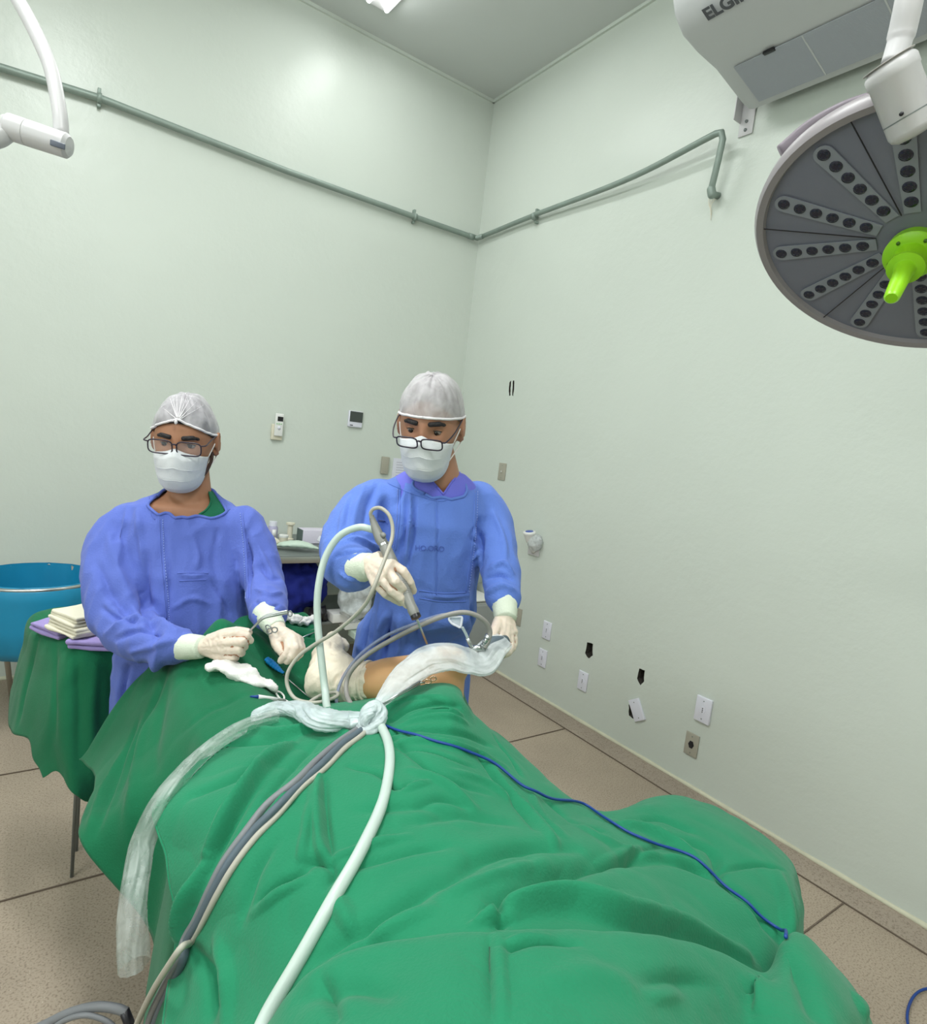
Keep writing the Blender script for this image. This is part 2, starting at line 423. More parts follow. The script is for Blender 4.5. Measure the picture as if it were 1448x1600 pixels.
# the wall's outer face keeps it a solid slab
g.add([(XR + 0.14, YF - .1, 0), (XR + 0.14, YB + .1, 0), (XR + 0.14, YB + .1, ZC), (XR + 0.14, YF - .1, ZC)], [(0, 1, 2, 3)])
me = mesh_from('wall_right', g.v, g.f); struct(link('wall_right', me, M['wall'], smooth=False))
hl = ['dark broken hole in the wall above the single plate, nearest the corner', 'dark ragged hole in the wall between the other hole and the white plate',
      'dark hole half covered by the tilted white plate', 'narrow left-hand slot of the pair of slots high on the right wall', 'narrow right-hand slot of the pair of slots high on the right wall']
for h, lb in zip(HOLES, hl):
    n = len(h); dpt = 0.045; g = G()
    cyy = sum(a for a, b in h) / n; czz = sum(b for a, b in h) / n
    ring = [(XR + 0.0005, a, b) for a, b in h]; back = [(XR + dpt, cyy + (a - cyy) * 0.9, czz + (b - czz) * 0.9) for a, b in h]
    mid = [(XR + dpt * .4, cyy + (a - cyy) * rng.uniform(.85, 1.0), czz + (b - czz) * rng.uniform(.9, 1.0)) for a, b in h]
    g.add(ring + mid + back, [(i, (i + 1) % n, n + (i + 1) % n, n + i) for i in range(n)] + [(n + i, n + (i + 1) % n, 2 * n + (i + 1) % n, 2 * n + i) for i in range(n)] + [tuple(2 * n + i for i in range(n))])
    tag(g.build('wall_hole', M['dark_hole'], smooth=False), lb, 'hole', 'holes in the right wall')

# border strip, joints, bead at the foot of the walls
g = G(); g.box(((XR + 2.64) / 2, (YF + YB) / 2, 0.0015), (XR - 2.64, YB - YF, 0.003)); struct(g.build('trim_1', M['border'], smooth=False))
g = G(); g.box((2.64, (YF + YB) / 2, 0.003), (0.006, YB - YF, 0.003))
for (x0, x1, y) in ((-2.6, 2.64, 0.85), (0.4, 2.64, 2.40), (-2.6, 0.6, 3.03), (-2.6, 0.5, 2.216)):
    g.box(((x0 + x1) / 2, y, 0.003), (x1 - x0, 0.005, 0.003))
struct(g.build('trim_2', M['joint'], smooth=False))
def bead(p0, p1, name):
    g = G(); pts = []; rad = []
    n = 160
    for i in range(n):
        t = i / (n - 1); q = Vector(p0).lerp(Vector(p1), t)
        pts.append(q); rad.append(0.012 + 0.004 * noise.noise(Vector((t * 40, 0, 3))))
    g.tube(pts, rad, 8); struct(g.build(name, M['skirt']))
bead((XR, YF, 0.006), (XR, YB, 0.006), 'baseboard_right'); bead((XL, YB, 0.006), (XR, YB, 0.006), 'baseboard_back')
# cornice line in the corner wall/ceiling
g = G(); g.box((XR - 0.008, (YF + YB) / 2, ZC - 0.01), (0.016, YB - YF, 0.02)); g.box(((XL + XR) / 2, YB - .008, ZC - .01), (XR - XL, .016, .02)); struct(g.build('trim_3', M['wall'], smooth=False))

# ceiling luminaires
M['tube'] = None
m, nt, b = new_mat('lit_fluorescent_tube'); b.inputs['Emission Color'].default_value = (0.97, 1.0, 0.98, 1); b.inputs['Emission Strength'].default_value = 16; M['tube'] = m
def luminaire(x, y, label):
    r = empty('ceiling_light', (x, y, ZC)); tag(r, label, 'ceiling light', 'tube lights on the ceiling')
    G().box((x, y, ZC - 0.02), (0.2, 1.3, 0.04), bev=0.006).build('housing', M['lampwhite'], r, auto=True)
    for s in (-1, 1):
        G().tube([(x + s * .06, y - .6, ZC - .06), (x + s * .06, y + .6, ZC - .06)], 0.014, 12).build('lamp_tube', M['tube'], r)
luminaire(1.62, 3.15, 'lit tube ceiling light near the corner of the room')
luminaire(.05, 1.9, 'added unseen tube light above the younger man'); luminaire(.2, -.9, 'added unseen tube light behind the photographer'); luminaire(-1.6, .6, 'added unseen tube light at the left of the room')  # three unseen fittings, added so their tubes brighten the ceiling
area('luminaire_near_corner', (1.62, 3.15, ZC - 0.085), (0, 0, 0), 0.16, 1.2, 7, (0.97, 1.0, 0.98))

# ------------------------------------------------------------------ pipes on the walls
def conduit():
    r = empty('wall_conduit', (XR - .04, YB - .04, 3.2)); tag(r, 'grey galvanised pipe running along both walls below the ceiling', 'pipe')
    o = 0.035
    a = Pa(0, 105, 1, YB - o); c = Vector((XR - o, YB - o, 3.205))
    pts = [Vector((XL, YB - o, 3.2)), Vector((a.x, YB - o, a.z + .0)), Pa(155, 153, 1, YB - o), Pa(450, 268, 1, YB - o), Pa(648, 339, 1, YB - o), Vector((XR - .10, YB - o, 3.2)), Vector((XR - .045, YB - .045, 3.2)), Vector((XR - o, YB - .10, 3.205))]
    G().tube(pts, 0.019, 12).build('pipe_run', M['galv'], r)
    e = [(835, 336, .04), (980, 280, .06), (1118, 209, .095)]
    pts2 = [Vector((XR - o, YB - .09, 3.205))] + [Pa(x, y, 0, XR - q) for x, y, q in e]
    q, rd = path(pts2, 24, [.017] * 24); 
    end = pts2[-1]; q = q + [Pa(1127, 207, 0, XR - .1), Pa(1129, 218, 0, XR - .1), Pa(1122, 250, 0, XR - .09), Pa(1111, 296, 0, XR - .075), Pa(1112, 303, 0, XR - .06), Pa(1122, 306, 0, XR - .0)]
    G().tube(q, 0.016, 12).build('pipe_run', M['galv'], r)
    G().capsule(Pa(1111, 296, 0, XR - .075), Pa(1112, 304, 0, XR - .07), .021, .021, 12).build('elbow', M['galv'], r)
    G().lathe([(0, .022), (.05, .022)], Vector((XR - .12, YB - o, 3.2)), (1, 0, 0), 12, True).build('coupling', M['galv'], r)
    for (px, py, ax) in ((155, 153, 1), (648, 339, 1), (835, 338, 0)):
        if ax == 1: c = Pa(px, py, 1, YB - o); rr = Matrix.Identity(3)
        else: c = Pa(px, py, 0, XR - .04); rr = Matrix.Rotation(math.pi / 2, 3, 'Z')
        g = G(); g.lathe([(-.011, .026), (.011, .026)], c, (1, 0, 0) if ax == 1 else (0, 1, 0), 16, True)
        g.box(c + Vector((0, .018, .038) if ax == 1 else (.02, 0, .038)), (.016, .03, .03) if ax == 1 else (.03, .016, .03), bev=.002)
        g.box(c + Vector((0, .018, -.034) if ax == 1 else (.02, 0, -.034)), (.016, .03, .016) if ax == 1 else (.03, .016, .016), bev=.002)
        g.build('pipe_clamp', M['galv'], r)
    # torn wires below the open end
    for k in range(4):
        a = Pa(1108 + 4 * k, 308, 0, XR - .01); pts = [a, a + V(-.01, .01 * (k - 1), -.04), a + V(.0, .015 * (k - 2), -.08 - .01 * k)]
        G().tube(crv(pts, 8), .0015, 6).build('loose_wire', M['cream_cloth'], r)
conduit()

# ------------------------------------------------------------------ plates and fittings on the walls
def wall_frame(ax, px, py, off=0.0):
    """origin, right, up, outward for the wall"""
    if ax == 1: return Pa(px, py, 1, YB - off), V(1, 0, 0), V(0, 0, 1), V(0, -1, 0)
    return Pa(px, py, 0, XR - off), V(0, -1, 0), V(0, 0, 1), V(-1, 0, 0)
def fr(ax): 
    return Matrix.Identity(3) if ax == 1 else Matrix.Rotation(-math.pi / 2, 3, 'Z')   # local x -> right, local y -> into wall
def plate(px, py, label, w=0.075, h=0.118, m='plate_white', kind='outlet', tilt=0, group='outlet plates low on the right wall', ax=0, out=0.008, yaw=0):
    o, r_, u_, n_ = wall_frame(ax, px, py)
    root = empty('outlet_plate' if kind == 'outlet' else 'switch_plate', o); tag(root, label, 'outlet' if kind == 'outlet' else 'switch', group)
    R3 = fr(ax) @ Matrix.Rotation(math.radians(tilt), 3, 'Y')
    def L(x, y, z): return o + R3 @ Vector((x, -y, z))
    G().box(L(0, out / 2, 0), (w, out, h), R3, bev=.0025).build('cover_plate', M[m], root, auto=True)
    if kind == 'outlet':
        g = G(); hexa = [L(.016 * math.cos(t), out - .001, .021 * math.sin(t)) for t in [math.pi * k / 3 for k in range(6)]]
        g.poly(hexa, .003, R3 @ V(0, -1, 0)); g.build('socket_face', M['plate_white'] if m == 'plate_white' else M['black'], root, smooth=False)
        for z in (-.009, 0, .009):
            G().lathe([(0, .0028), (.0012, .0028)], L(0, out + .002, z), R3 @ V(0, -1, 0), 10, True).build('socket_hole', M['black'], root)
    elif kind == 'switch':
        G().box(L(0, out, 0), (.018, .006, .026), R3, bev=.002).build('rocker', M['plate_grey'], root, auto=True)
        G().lathe([(0, .006), (.004, .005)], L(.0, out + .003, 0), R3 @ V(0, -1, 0), 12, True).build('button', M['white'], root)
    for z in (-h * .36, h * .36):
        G().lathe([(0, .0035), (.001, .003)], L(0, out, z), R3 @ V(0, -1, 0), 10, True).build('screw', M['steel_dull'], root)
    return root
plate(855, 985, 'white outlet plate, upper one of the pair nearest the corner')
plate(848, 1028, 'white outlet plate, lower one of the pair nearest the corner')
plate(911, 1064, 'white outlet plate directly below the dark hole nearest the corner')
plate(1100, 1109, 'largest-looking white outlet plate, directly above the grey outlet', w=.085, h=.128, out=.014)
plate(1081, 1163, 'grey outlet plate with a black socket, lowest on the right wall', m='plate_grey')
plate(996, 1109, 'blank white plate hanging tilted over a hole', tilt=-33, kind='blank', out=.012)
plate(785, 737, 'beige-grey switch plate on the right wall beside the surgeon at shoulder height', w=.08, h=.125, m='plate_grey', kind='switch', group='switch plates')
plate(809, 963, 'beige-grey plate on the right wall next to the gloved wrist', w=.08, h=.12, m='plate_grey', kind='switch', group='switch plates')

def remote():
    o, r_, u_, n_ = wall_frame(1, 432, 667)
    root = empty('remote_control_holder', o); tag(root, 'cream wall holder with a white remote control in it', 'remote holder')
    L = lambda x, y, z: o + Vector((x, -y, z))
    G().box(L(0, .012, -.035), (.075, .024, .105), bev=.006).build('holder', M['cream_cloth'], root, auto=True)
    rem = empty('remote_control', L(0, .03, .02)); tag(rem, 'white remote control with a dark screen standing in its wall holder', 'remote control')
    G().box(L(0.004, .034, .015), (.055, .018, .15), bev=.006).build('remote_body', M['white'], rem, auto=True)
    G().box(L(.008, .044, .055), (.037, .002, .03)).build('screen', M['black'], rem, smooth=False)
    M['btn'] = mat('pale_green_button', (150, 200, 150), .5)
    for i in range(3):
        G().box(L(-.012 + .014 * i, .044, .022), (.009, .003, .007), bev=.001).build('button', M['btn'], rem)
    G().lathe([(0, .012), (.003, .011)], L(.004, .043, -.005), (0, -1, 0), 18, True).build('button', M['plate_white'], rem)
remote()
def timer():
    o, r_, u_, n_ = wall_frame(1, 554, 655)
    root = empty('wall_thermometer', o); tag(root, 'small square digital thermometer with dark display on the back wall', 'thermometer')
    L = lambda x, y, z: o + Vector((x, -y, z))
    G().box(L(0, .01, 0), (.11, .02, .115), bev=.006).build('case', M['plate_white'], root, auto=True)
    G().box(L(.003, .0205, .017), (.1, .003, .075), bev=.001).build('display', mat('dark_lcd', (66, 72, 70), .25), root, smooth=False)
    G().box(L(-.03, .0205, -.045), (.022, .002, .006)).build('marking', M['black'], root, smooth=False)
timer()
def notice():
    o, r_, u_, n_ = wall_frame(1, 600, 727)
    root = tag(G().box(o + V(0, -.012, 0), (.06, .024, .13), bev=.004).build('conduit_box_cover', M['plate_grey'], auto=True), 'grey-green upright cover strip on the back wall beside the paper notice', 'cover')
    o, r_, u_, n_ = wall_frame(1, 628, 733)
    root = empty('paper_notice', o); tag(root, 'white printed paper notice taped on the back wall behind the surgeon', 'notice')
    G().box(o + V(0.02, -.003, -.02), (.21, .003, .2)).build('sheet', M['plate_white'], root, smooth=False)
    g = G()
    for i in range(6): g.box(o + V(.02, -.0055, .05 - i * .02), (.15, .001, .005))
    g.build('faint_lines', mat('pale_grey_print', (188, 188, 204), .8), root, smooth=False)
notice()
def gas():
    o, r_, u_, n_ = wall_frame(0, 833, 850)
    root = empty('gas_outlet', o); tag(root, 'white round gas outlet valve with blue cap wrapped in clear plastic', 'gas outlet')
    G().box(o + V(-.006, -.02, -.01), (.012, .11, .13), bev=.004).build('wall_plate', M['lampwhite'], root, auto=True)
    c = Pa(827, 838, 0, XR - .075)
    G().lathe([(-.05, .018), (-.02, .03), (.012, .036), (.02, .042), (.032, .042), (.034, .03)], c, (-.2, .0, 1), 28, True).build('valve_body', M['white'], root)
    G().lathe([(.033, .028), (.036, .026)], c, (-.2, .0, 1), 24, True).build('cap', mat('dusty_blue_cap', (70, 92, 170), .5), root)
    G().tube(crv([c + V(.0, 0, -.03), c + V(.03, -.01, -.06), o + V(0, -.02, -.05)], 8), .02, 12).build('elbow', M['white'], root)
    me = G().ell(c + V(.03, -.03, -.035), (.05, .05, .055), nu=28, nv=18).mesh(); wrinkle(me, .012, (40, 40, 40), 2); link('plastic_wrap', me, M['plastic'], root)

# ------------------------------------------------------------------ thin plastic film
def film(name, rgb, op):
    m = bpy.data.materials.new(name); m.use_nodes = True; nt = m.node_tree; N = nt.nodes; L = nt.links; b = N['Principled BSDF']
    b.inputs['Base Color'].default_value = S(*rgb); b.inputs['Roughness'].default_value = 0.28; b.inputs['Specular IOR Level'].default_value = .6
    tc = N.new('ShaderNodeTexCoord'); n = N.new('ShaderNodeTexNoise'); n.inputs['Scale'].default_value = 26; n.inputs['Detail'].default_value = 6; n.inputs['Distortion'].default_value = 1.0
    L.new(tc.outputs['Object'], n.inputs['Vector'])
    mr = N.new('ShaderNodeMapRange'); mr.inputs[1].default_value = .3; mr.inputs[2].default_value = .7; mr.inputs[3].default_value = max(0, op - .12); mr.inputs[4].default_value = min(1, op + .15)
    L.new(n.outputs['Fac'], mr.inputs[0]); L.new(mr.outputs[0], b.inputs['Alpha'])
    bp = N.new('ShaderNodeBump'); bp.inputs['Strength'].default_value = .5; bp.inputs['Distance'].default_value = .004
    L.new(n.outputs['Fac'], bp.inputs['Height']); L.new(bp.outputs['Normal'], b.inputs['Normal'])
    return m
M['plastic'] = film('milky_plastic_film', (226, 232, 234), .5)
M['plastic_thin'] = film('thin_clear_plastic_film', (206, 214, 210), .30)
M['plastic_dense'] = film('gathered_plastic_film', (214, 226, 228), .66)
gas()

# ------------------------------------------------------------------ air conditioner
def aircon():
    y0, y1 = 1.88, 0.62
    prof = [(2.74, 3.335), (2.71, 3.338), (2.465, 3.395), (2.30, 3.405), (2.18, 3.425), (2.115, 3.47), (2.09, 3.52), (2.085, 3.57), (2.10, 3.60), (2.74, 3.62)]
    root = empty('air_conditioner', (2.74, 1.25, 3.34)); tag(root, 'large white air conditioner hung high on the right wall', 'air conditioner')
    n = 14; pr = prof
    g = G(); rings = []
    for (y, s) in ((y0, .9), (y0 - .012, .975), (y0 - .03, 1), (y1 + .03, 1), (y1 + .012, .975), (y1, .9)):
        cx_ = 2.45; cz_ = 3.5
        rings.append([Vector((cx_ + (a - cx_) * s, y, cz_ + (b - cz_) * s)) for a, b in pr])
    g.loft(rings); g.build('casing', M['acwhite'], root, auto=True)
    # air grille under the back half: frame of slats between three joints
    a = Vector((2.70, 0, 3.338)); b = Vector((2.475, 0, 3.391)); dz = Vector((-(b - a).z, 0, (b - a).x)).normalized(); dz = dz if dz.z < 0 else -dz
    gy0, gy1 = 1.80, 0.92
    g = G(); q = lambda t, y, o: a.lerp(b, t) + Vector((0, y, 0)) + dz * o
    g.poly([q(0, gy0, .002), q(1, gy0, .002), q(1, gy1, .002), q(0, gy1, .002)], .004, dz)
    for i in range(58):
        t = (i + .5) / 58
        g.poly([q(t - .004, gy0, .005), q(t + .003, gy0, .005), q(t + .003, gy1, .005), q(t - .004, gy1, .005)], .002, dz)
    for i in range(3):
        pass
    g.build('air_grille', M['acgrille'], root, smooth=False)
    for i in (1, 2):
        y = gy0 + (gy1 - gy0) * i / 3
        G().poly([q(0, y, .006), q(1, y, .006), q(1, y - .006, .006), q(0, y - .006, .006)], .0025, dz).build('grille_joint', M['acwhite'], root, smooth=False)
    for y in (1.64, 1.16):
        G().box(q(1.0, y, .006), (.02, .05, .012), bev=.004).build('grille_latch', M['black'], root, auto=True)
    # lettering on the lower front panel
    tcv = bpy.data.curves.new('brand_lettering', 'FONT'); tcv.body = 'ELGIN'; tcv.size = .072; tcv.extrude = .001; tcv.align_x = 'LEFT'; tcv.offset = 0.0022
    to = bpy.data.objects.new('brand_lettering', tcv); COL.objects.link(to)
    c = Vector((2.182, 1.745, 3.424)); Xt = V(0, -1, 0); Zt = V(-.30, 0, -1).normalized(); Yt = Zt.cross(Xt)
    to.matrix_world = Matrix.Translation(c + Zt * .006) @ Matrix((Xt, Yt, Zt)).transposed().to_4x4()
    dg = bpy.context.evaluated_depsgraph_get(); dg.update()
    me = bpy.data.meshes.new_from_object(to.evaluated_get(dg)); mw = to.matrix_world.copy(); bpy.data.objects.remove(to)
    me.transform(mw); link('brand_lettering', me, mat('grey_lettering', (84, 86, 92), .5), root, smooth=False)
    # steel bracket that shows below the unit
    c = Pa(1167, 190, 0, XR - .005)
    g = G(); g.box(c + V(0, 0, .03), (.006, .075, .19), bev=.002); g.box(c + V(-.03, .035, .06), (.06, .005, .12), bev=.001)
    g.build('wall_bracket', M['lampwhite'], root, auto=True)
    for z in (-.04, .0):
        G().lathe([(0, .008), (.006, .007)], c + V(-.003, 0, z), (-1, 0, 0), 10, True).build('bracket_bolt', M['steel_dull'], root)
aircon()
# ------------------------------------------------------------------ operating lamp and arms
def or_lamp():
    c = V(1.447, .563, 2.113); n = V(-.507, 0, -.862).normalized()
    root = empty('surgical_lamp', c); tag(root, 'large round operating lamp with lime green handle at upper right', 'surgical lamp')
    M['lampface'] = mat('grey_lamp_cover', (124, 126, 140), .35, spec=.4)
    M['lamppanel'] = mat('lighter_lamp_panel', (142, 146, 156), .4)
    M['lens'] = mat('dark_led_lens', (40, 40, 58), .12)
    M['rimgrey'] = mat('mauve_grey_rim', (150, 144, 148), .35)
    R = .32
    G().lathe([(-.03, R - .006), (-.022, R + .001), (-.004, R), (.006, R - .008), (.004, R - .022), (-.01, R - .026)], c, n, 96).build('rim', M['rimgrey'], root, auto=True)
    G().lathe([(-.03, R - .004), (-.05, R - .03), (-.075, R - .10), (-.09, R - .2), (-.095, .02), (-.095, 0)], c, n, 96).build('housing', M['lampwhite'], root, auto=True)
    G().lathe([(-.006, R - .02), (-.004, .06), (-.004, 0)], c, n, 96).build('cover_glass', M['lampface'], root)
    # frame on the disc
    u = (V(0, 1, 0) - n * n.y).normalized(); w = n.cross(u)
    def D(r, a, h): return c + (u * math.cos(a) + w * math.sin(a)) * r + n * h
    # find the reference angle so that one spoke runs to picture (1212, 325)
    best = min((((project(D(.27, math.radians(k), 0)) - Vector((1220, 320))).length, k) for k in range(360)))[1]
    for i in range(12):
        a = math.radians(best + i * 30 + (0 if i % 2 == 0 else 0))
        # paler bar with six lenses
        t = (u * math.cos(a) + w * math.sin(a)); s = n.cross(t)
        pts = []
        for k in range(9):
            an = math.pi / 2 - math.pi * k / 8; pts.append(c + t * (.265 + .02 * math.cos(an)) + s * (.02 * math.sin(an)) + n * .0)
        pts += [c + t * .07 - s * .014, c + t * .07 + s * .014]
        G().poly([p + n * -.003 for p in pts], .0022, n).build('lens_strip', M['lamppanel'], root, smooth=False)
        g = G()
        for k in range(6):
            r = .266 - k * .034; q = c + t * r + n * -.001
            g.lathe([(0, .0125), (.0016, .0118), (.0022, .006), (.0022, 0)], q, n, 16)
            for m_ in range(6):
                aa = m_ * math.pi / 3; g.lathe([(.0015, .0032), (.003, .002), (.003, 0)], q + (t * math.cos(aa) + s * math.sin(aa)) * .007, n, 8)
        g.build('led_lenses', M['lens'], root)
        # seam between panels
        a2 = a + math.radians(15); t2 = u * math.cos(a2) + w * math.sin(a2); s2 = n.cross(t2)
        if i % 2 == 0:
            G().poly([c + t2 * .07 - s2 * .001, c + t2 * .297 - s2 * .001, c + t2 * .297 + s2 * .001, c + t2 * .07 + s2 * .001], .0012, n).build('panel_seam', M['black'], root, smooth=False)
    # green handle
    h = empty('handle_anchor'); bpy.data.objects.remove(h)
    hn = (P(1370, 514, 1.06) - P(1424, 398, 1.19)).normalized(); b = c + n * .0
    b = P(1424, 398, 1.235)
    G().lathe([(-.02, .03), (-.02, .048), (.004, .05), (.008, .046), (.012, .030), (.045, .026), (.05, .032), (.058, .0325), (.062, .02), (.066, .0175), (.17, .0135), (.175, .010), (.175, 0)], b, hn, 40).build('handle', M['lime'], root, auto=True)
    for k in range(5):
        a = k * 2 * math.pi / 5 + .5; uu = hn.orthogonal().normalized(); ww = hn.cross(uu)
        G().lathe([(0.006, .004), (.0125, .0035)], b + (uu * math.cos(a) + ww * math.sin(a)) * .038, hn, 8, True).build('handle_rivet', mat('dark_green_rivet', (70, 110, 20), .5) if k == 0 else bpy.data.materials['dark_green_rivet'], root)
    # yoke ring behind the disc
    q = [P(1222, 243, 1.36), P(1270, 203, 1.33), P(1330, 172, 1.27), P(1385, 158, 1.18), P(1420, 160, 1.12)]
    g = G(); pts = crv(q, 26); g.tube(pts, .026, 12, up=n, flat=.45); g.build('yoke', mat('mauve_grey_yoke', (132, 122, 132), .5), root)
    # joint cylinder and the arm that comes down from the ceiling
    a = P(1390, 103, 1.0); b2 = P(1428, 205, 1.02)
    ax = (b2 - a).normalized()
    G().lathe([(-.006, 0), (-.006, .030), (0, .036), (.004, .038), (.018, .038), (.02, .0365), (.105, .036), (.112, .033), (.118, .024), (.12, 0)], a, ax, 40).build('joint_housing', M['lampwhite'], root, auto=True)
    G().lathe([(.0, .037), (.0012, .037)], a - ax * .007, ax, 30, True).build('joint_cap', mat('warm_grey_cap', (178, 174, 170), .5), root)
    G().lathe([(.083, .0366), (.085, .0366)], a, ax, 40).build('joint_seam', M['steel_dull'], root)
    s_ = P(1408, 178, 1.0)
    G().lathe([(0, .0035), (.003, .003)], s_ - ray(1408, 178).normalized() * .018, -ray(1408, 178), 10, True).build('set_screw', M['black'], root)
    q = [P(1396, 98, 1.03), P(1408, 55, 1.02), P(1420, 0, 1.0), P(1432, -70, .99), P(1446, -150, .98), P(1462, -250, .98), V(1.46, .55, 3.3), V(1.45, .6, ZC - .04)]
    G().tube(crv(q, 60), [.019] * 8 + [.021] * 52, 20).build('support_arm', M['lampwhite'], root)
    q0 = crv(q, 30)
    # clear highlight ridge: flanged channel along the arm
    G().lathe([(0, .06), (.03, .06), (.04, .03)], V(1.45, .6, ZC), (0, 0, -1), 28, True).build('ceiling_flange', M['lampwhite'], root)
def project(p):
    q = ROT.transposed() @ (Vector(p) - CAM); return Vector((CX + F_PX * q.x / -q.z, CY - F_PX * q.y / -q.z))
or_lamp()

def second_arm():
    root = empty('lamp_support_arm', P(60, 215, 1.2)); tag(root, 'curved white lamp arm with short cylinder joint at upper left', 'lamp arm')
    a = P(14, 198, 1.20); b = P(104, 228, 1.22); ax = (b - a).normalized(); L = (b - a).length
    G().lathe([(-.008, 0), (-.008, .018), (0, .0245), (.032, .0245), (.033, .0235), (.035, .0235), (.036, .0245), (L, .0235), (L + .006, .018), (L + .009, 0)], a, ax, 36).build('joint_housing', M['lampwhite'], root, auto=True)
    G().lathe([(-.0095, 0), (-.0095, .019), (-.006, .019)], a, ax, 30).build('end_cap', mat('pale_cap', (196, 202, 192), .5), root)
    G().box(P(90, 226, 1.195), (.028, .012, .012), Matrix((ax, -ray(90, 226).normalized(), ax.cross(-ray(90, 226).normalized()))).transposed(), bev=.002).build('label_patch', mat('slate_label', (92, 98, 112), .4), root, auto=True)
    q = [P(96, 210, 1.22), P(93, 175, 1.22), P(80, 110, 1.23), P(55, 50, 1.24), P(22, -10, 1.26), P(-30, -90, 1.3), V(-.35, 2.0, 3.2), V(-.35, 2.0, ZC - .03)]
    G().tube(crv(q, 40), [.0135] * 14 + [.014] * 26, 20).build('curved_arm', M['lampwhite'], root)
    q = [P(8, 205, 1.2), P(-10, 215, 1.19), P(-60, 225, 1.18), P(-120, 180, 1.2)]
    G().tube(crv(q, 16), .02, 16).build('elbow', M['lampwhite'], root)
    G().lathe([(0, .07), (.03, .07), (.04, .03)], V(-.35, 2.0, ZC), (0, 0, -1), 28, True).build('ceiling_flange', M['lampwhite'], root)
second_arm()

# ------------------------------------------------------------------ hamper at the left
def hamper():
    c = V(.035, 3.60, .72); root = empty('laundry_hamper', (c.x, c.y, 0)); tag(root, 'round steel hamper frame holding a bright blue vinyl bag', 'hamper')
    R = .275
    pts = [c + V(R * math.cos(t), R * math.sin(t), 0) for t in [2 * math.pi * k / 64 for k in range(65)]]
    G().tube(pts, .009, 10, cap=False).build('rim_ring', M['steel'], root)
    g = G(); rings = []
    for (h, r) in [(.012, R - .011), (.0, R + .004), (-.01, R + .012), (-.06, R + .012), (-.2, R + .01), (-.3, R), (-.35, R - .04), (-.375, R - .12), (-.385, .03)]:
        rings.append([c + V((r + .004 * noise.noise(V(k * .6, h * 6, 1))) * math.cos(2 * math.pi * k / 60), (r + .004 * noise.noise(V(k * .6, h * 6, 1))) * math.sin(2 * math.pi * k / 60), h) for k in range(60)])
    g.loft(rings, cap=False)
    rings = []
    for (h, r) in [(.012, R - .011), (-.1, R - .016), (-.3, R - .03), (-.36, R - .12), (-.37, .03)]:
        rings.append([c + V((r + .008 * noise.noise(V(k * .5, h * 5, 4))) * math.cos(2 * math.pi * k / 60), (r + .008 * noise.noise(V(k * .5, h * 5, 4))) * math.sin(2 * math.pi * k / 60), h) for k in range(60)])
    b = G(); b.loft(rings, cap=False); g.add(b.v, b.f)
    g.lathe([(-.372, .0), (-.371, .032)], c, (0, 0, 1), 60)
    g.build('bag', M['hamper'], root)
    for k in range(4):
        a = math.radians(45 + 90 * k + 8); p = c + V(R * math.cos(a), R * math.sin(a), 0); q = V(c.x + (R + .05) * math.cos(a), c.y + (R + .05) * math.sin(a), .0)
        if k == 2: q = Pz(20, 1108, 0.0); p = c + V(-.14, -.24, 0)
        G().tube([p + (q - p) * .0, q + V(0, 0, .005)], .012, 12).build('leg', mat('taupe_painted_leg', (148, 142, 130), .5) if k == 0 else bpy.data.materials['taupe_painted_leg'], root)
hamper()

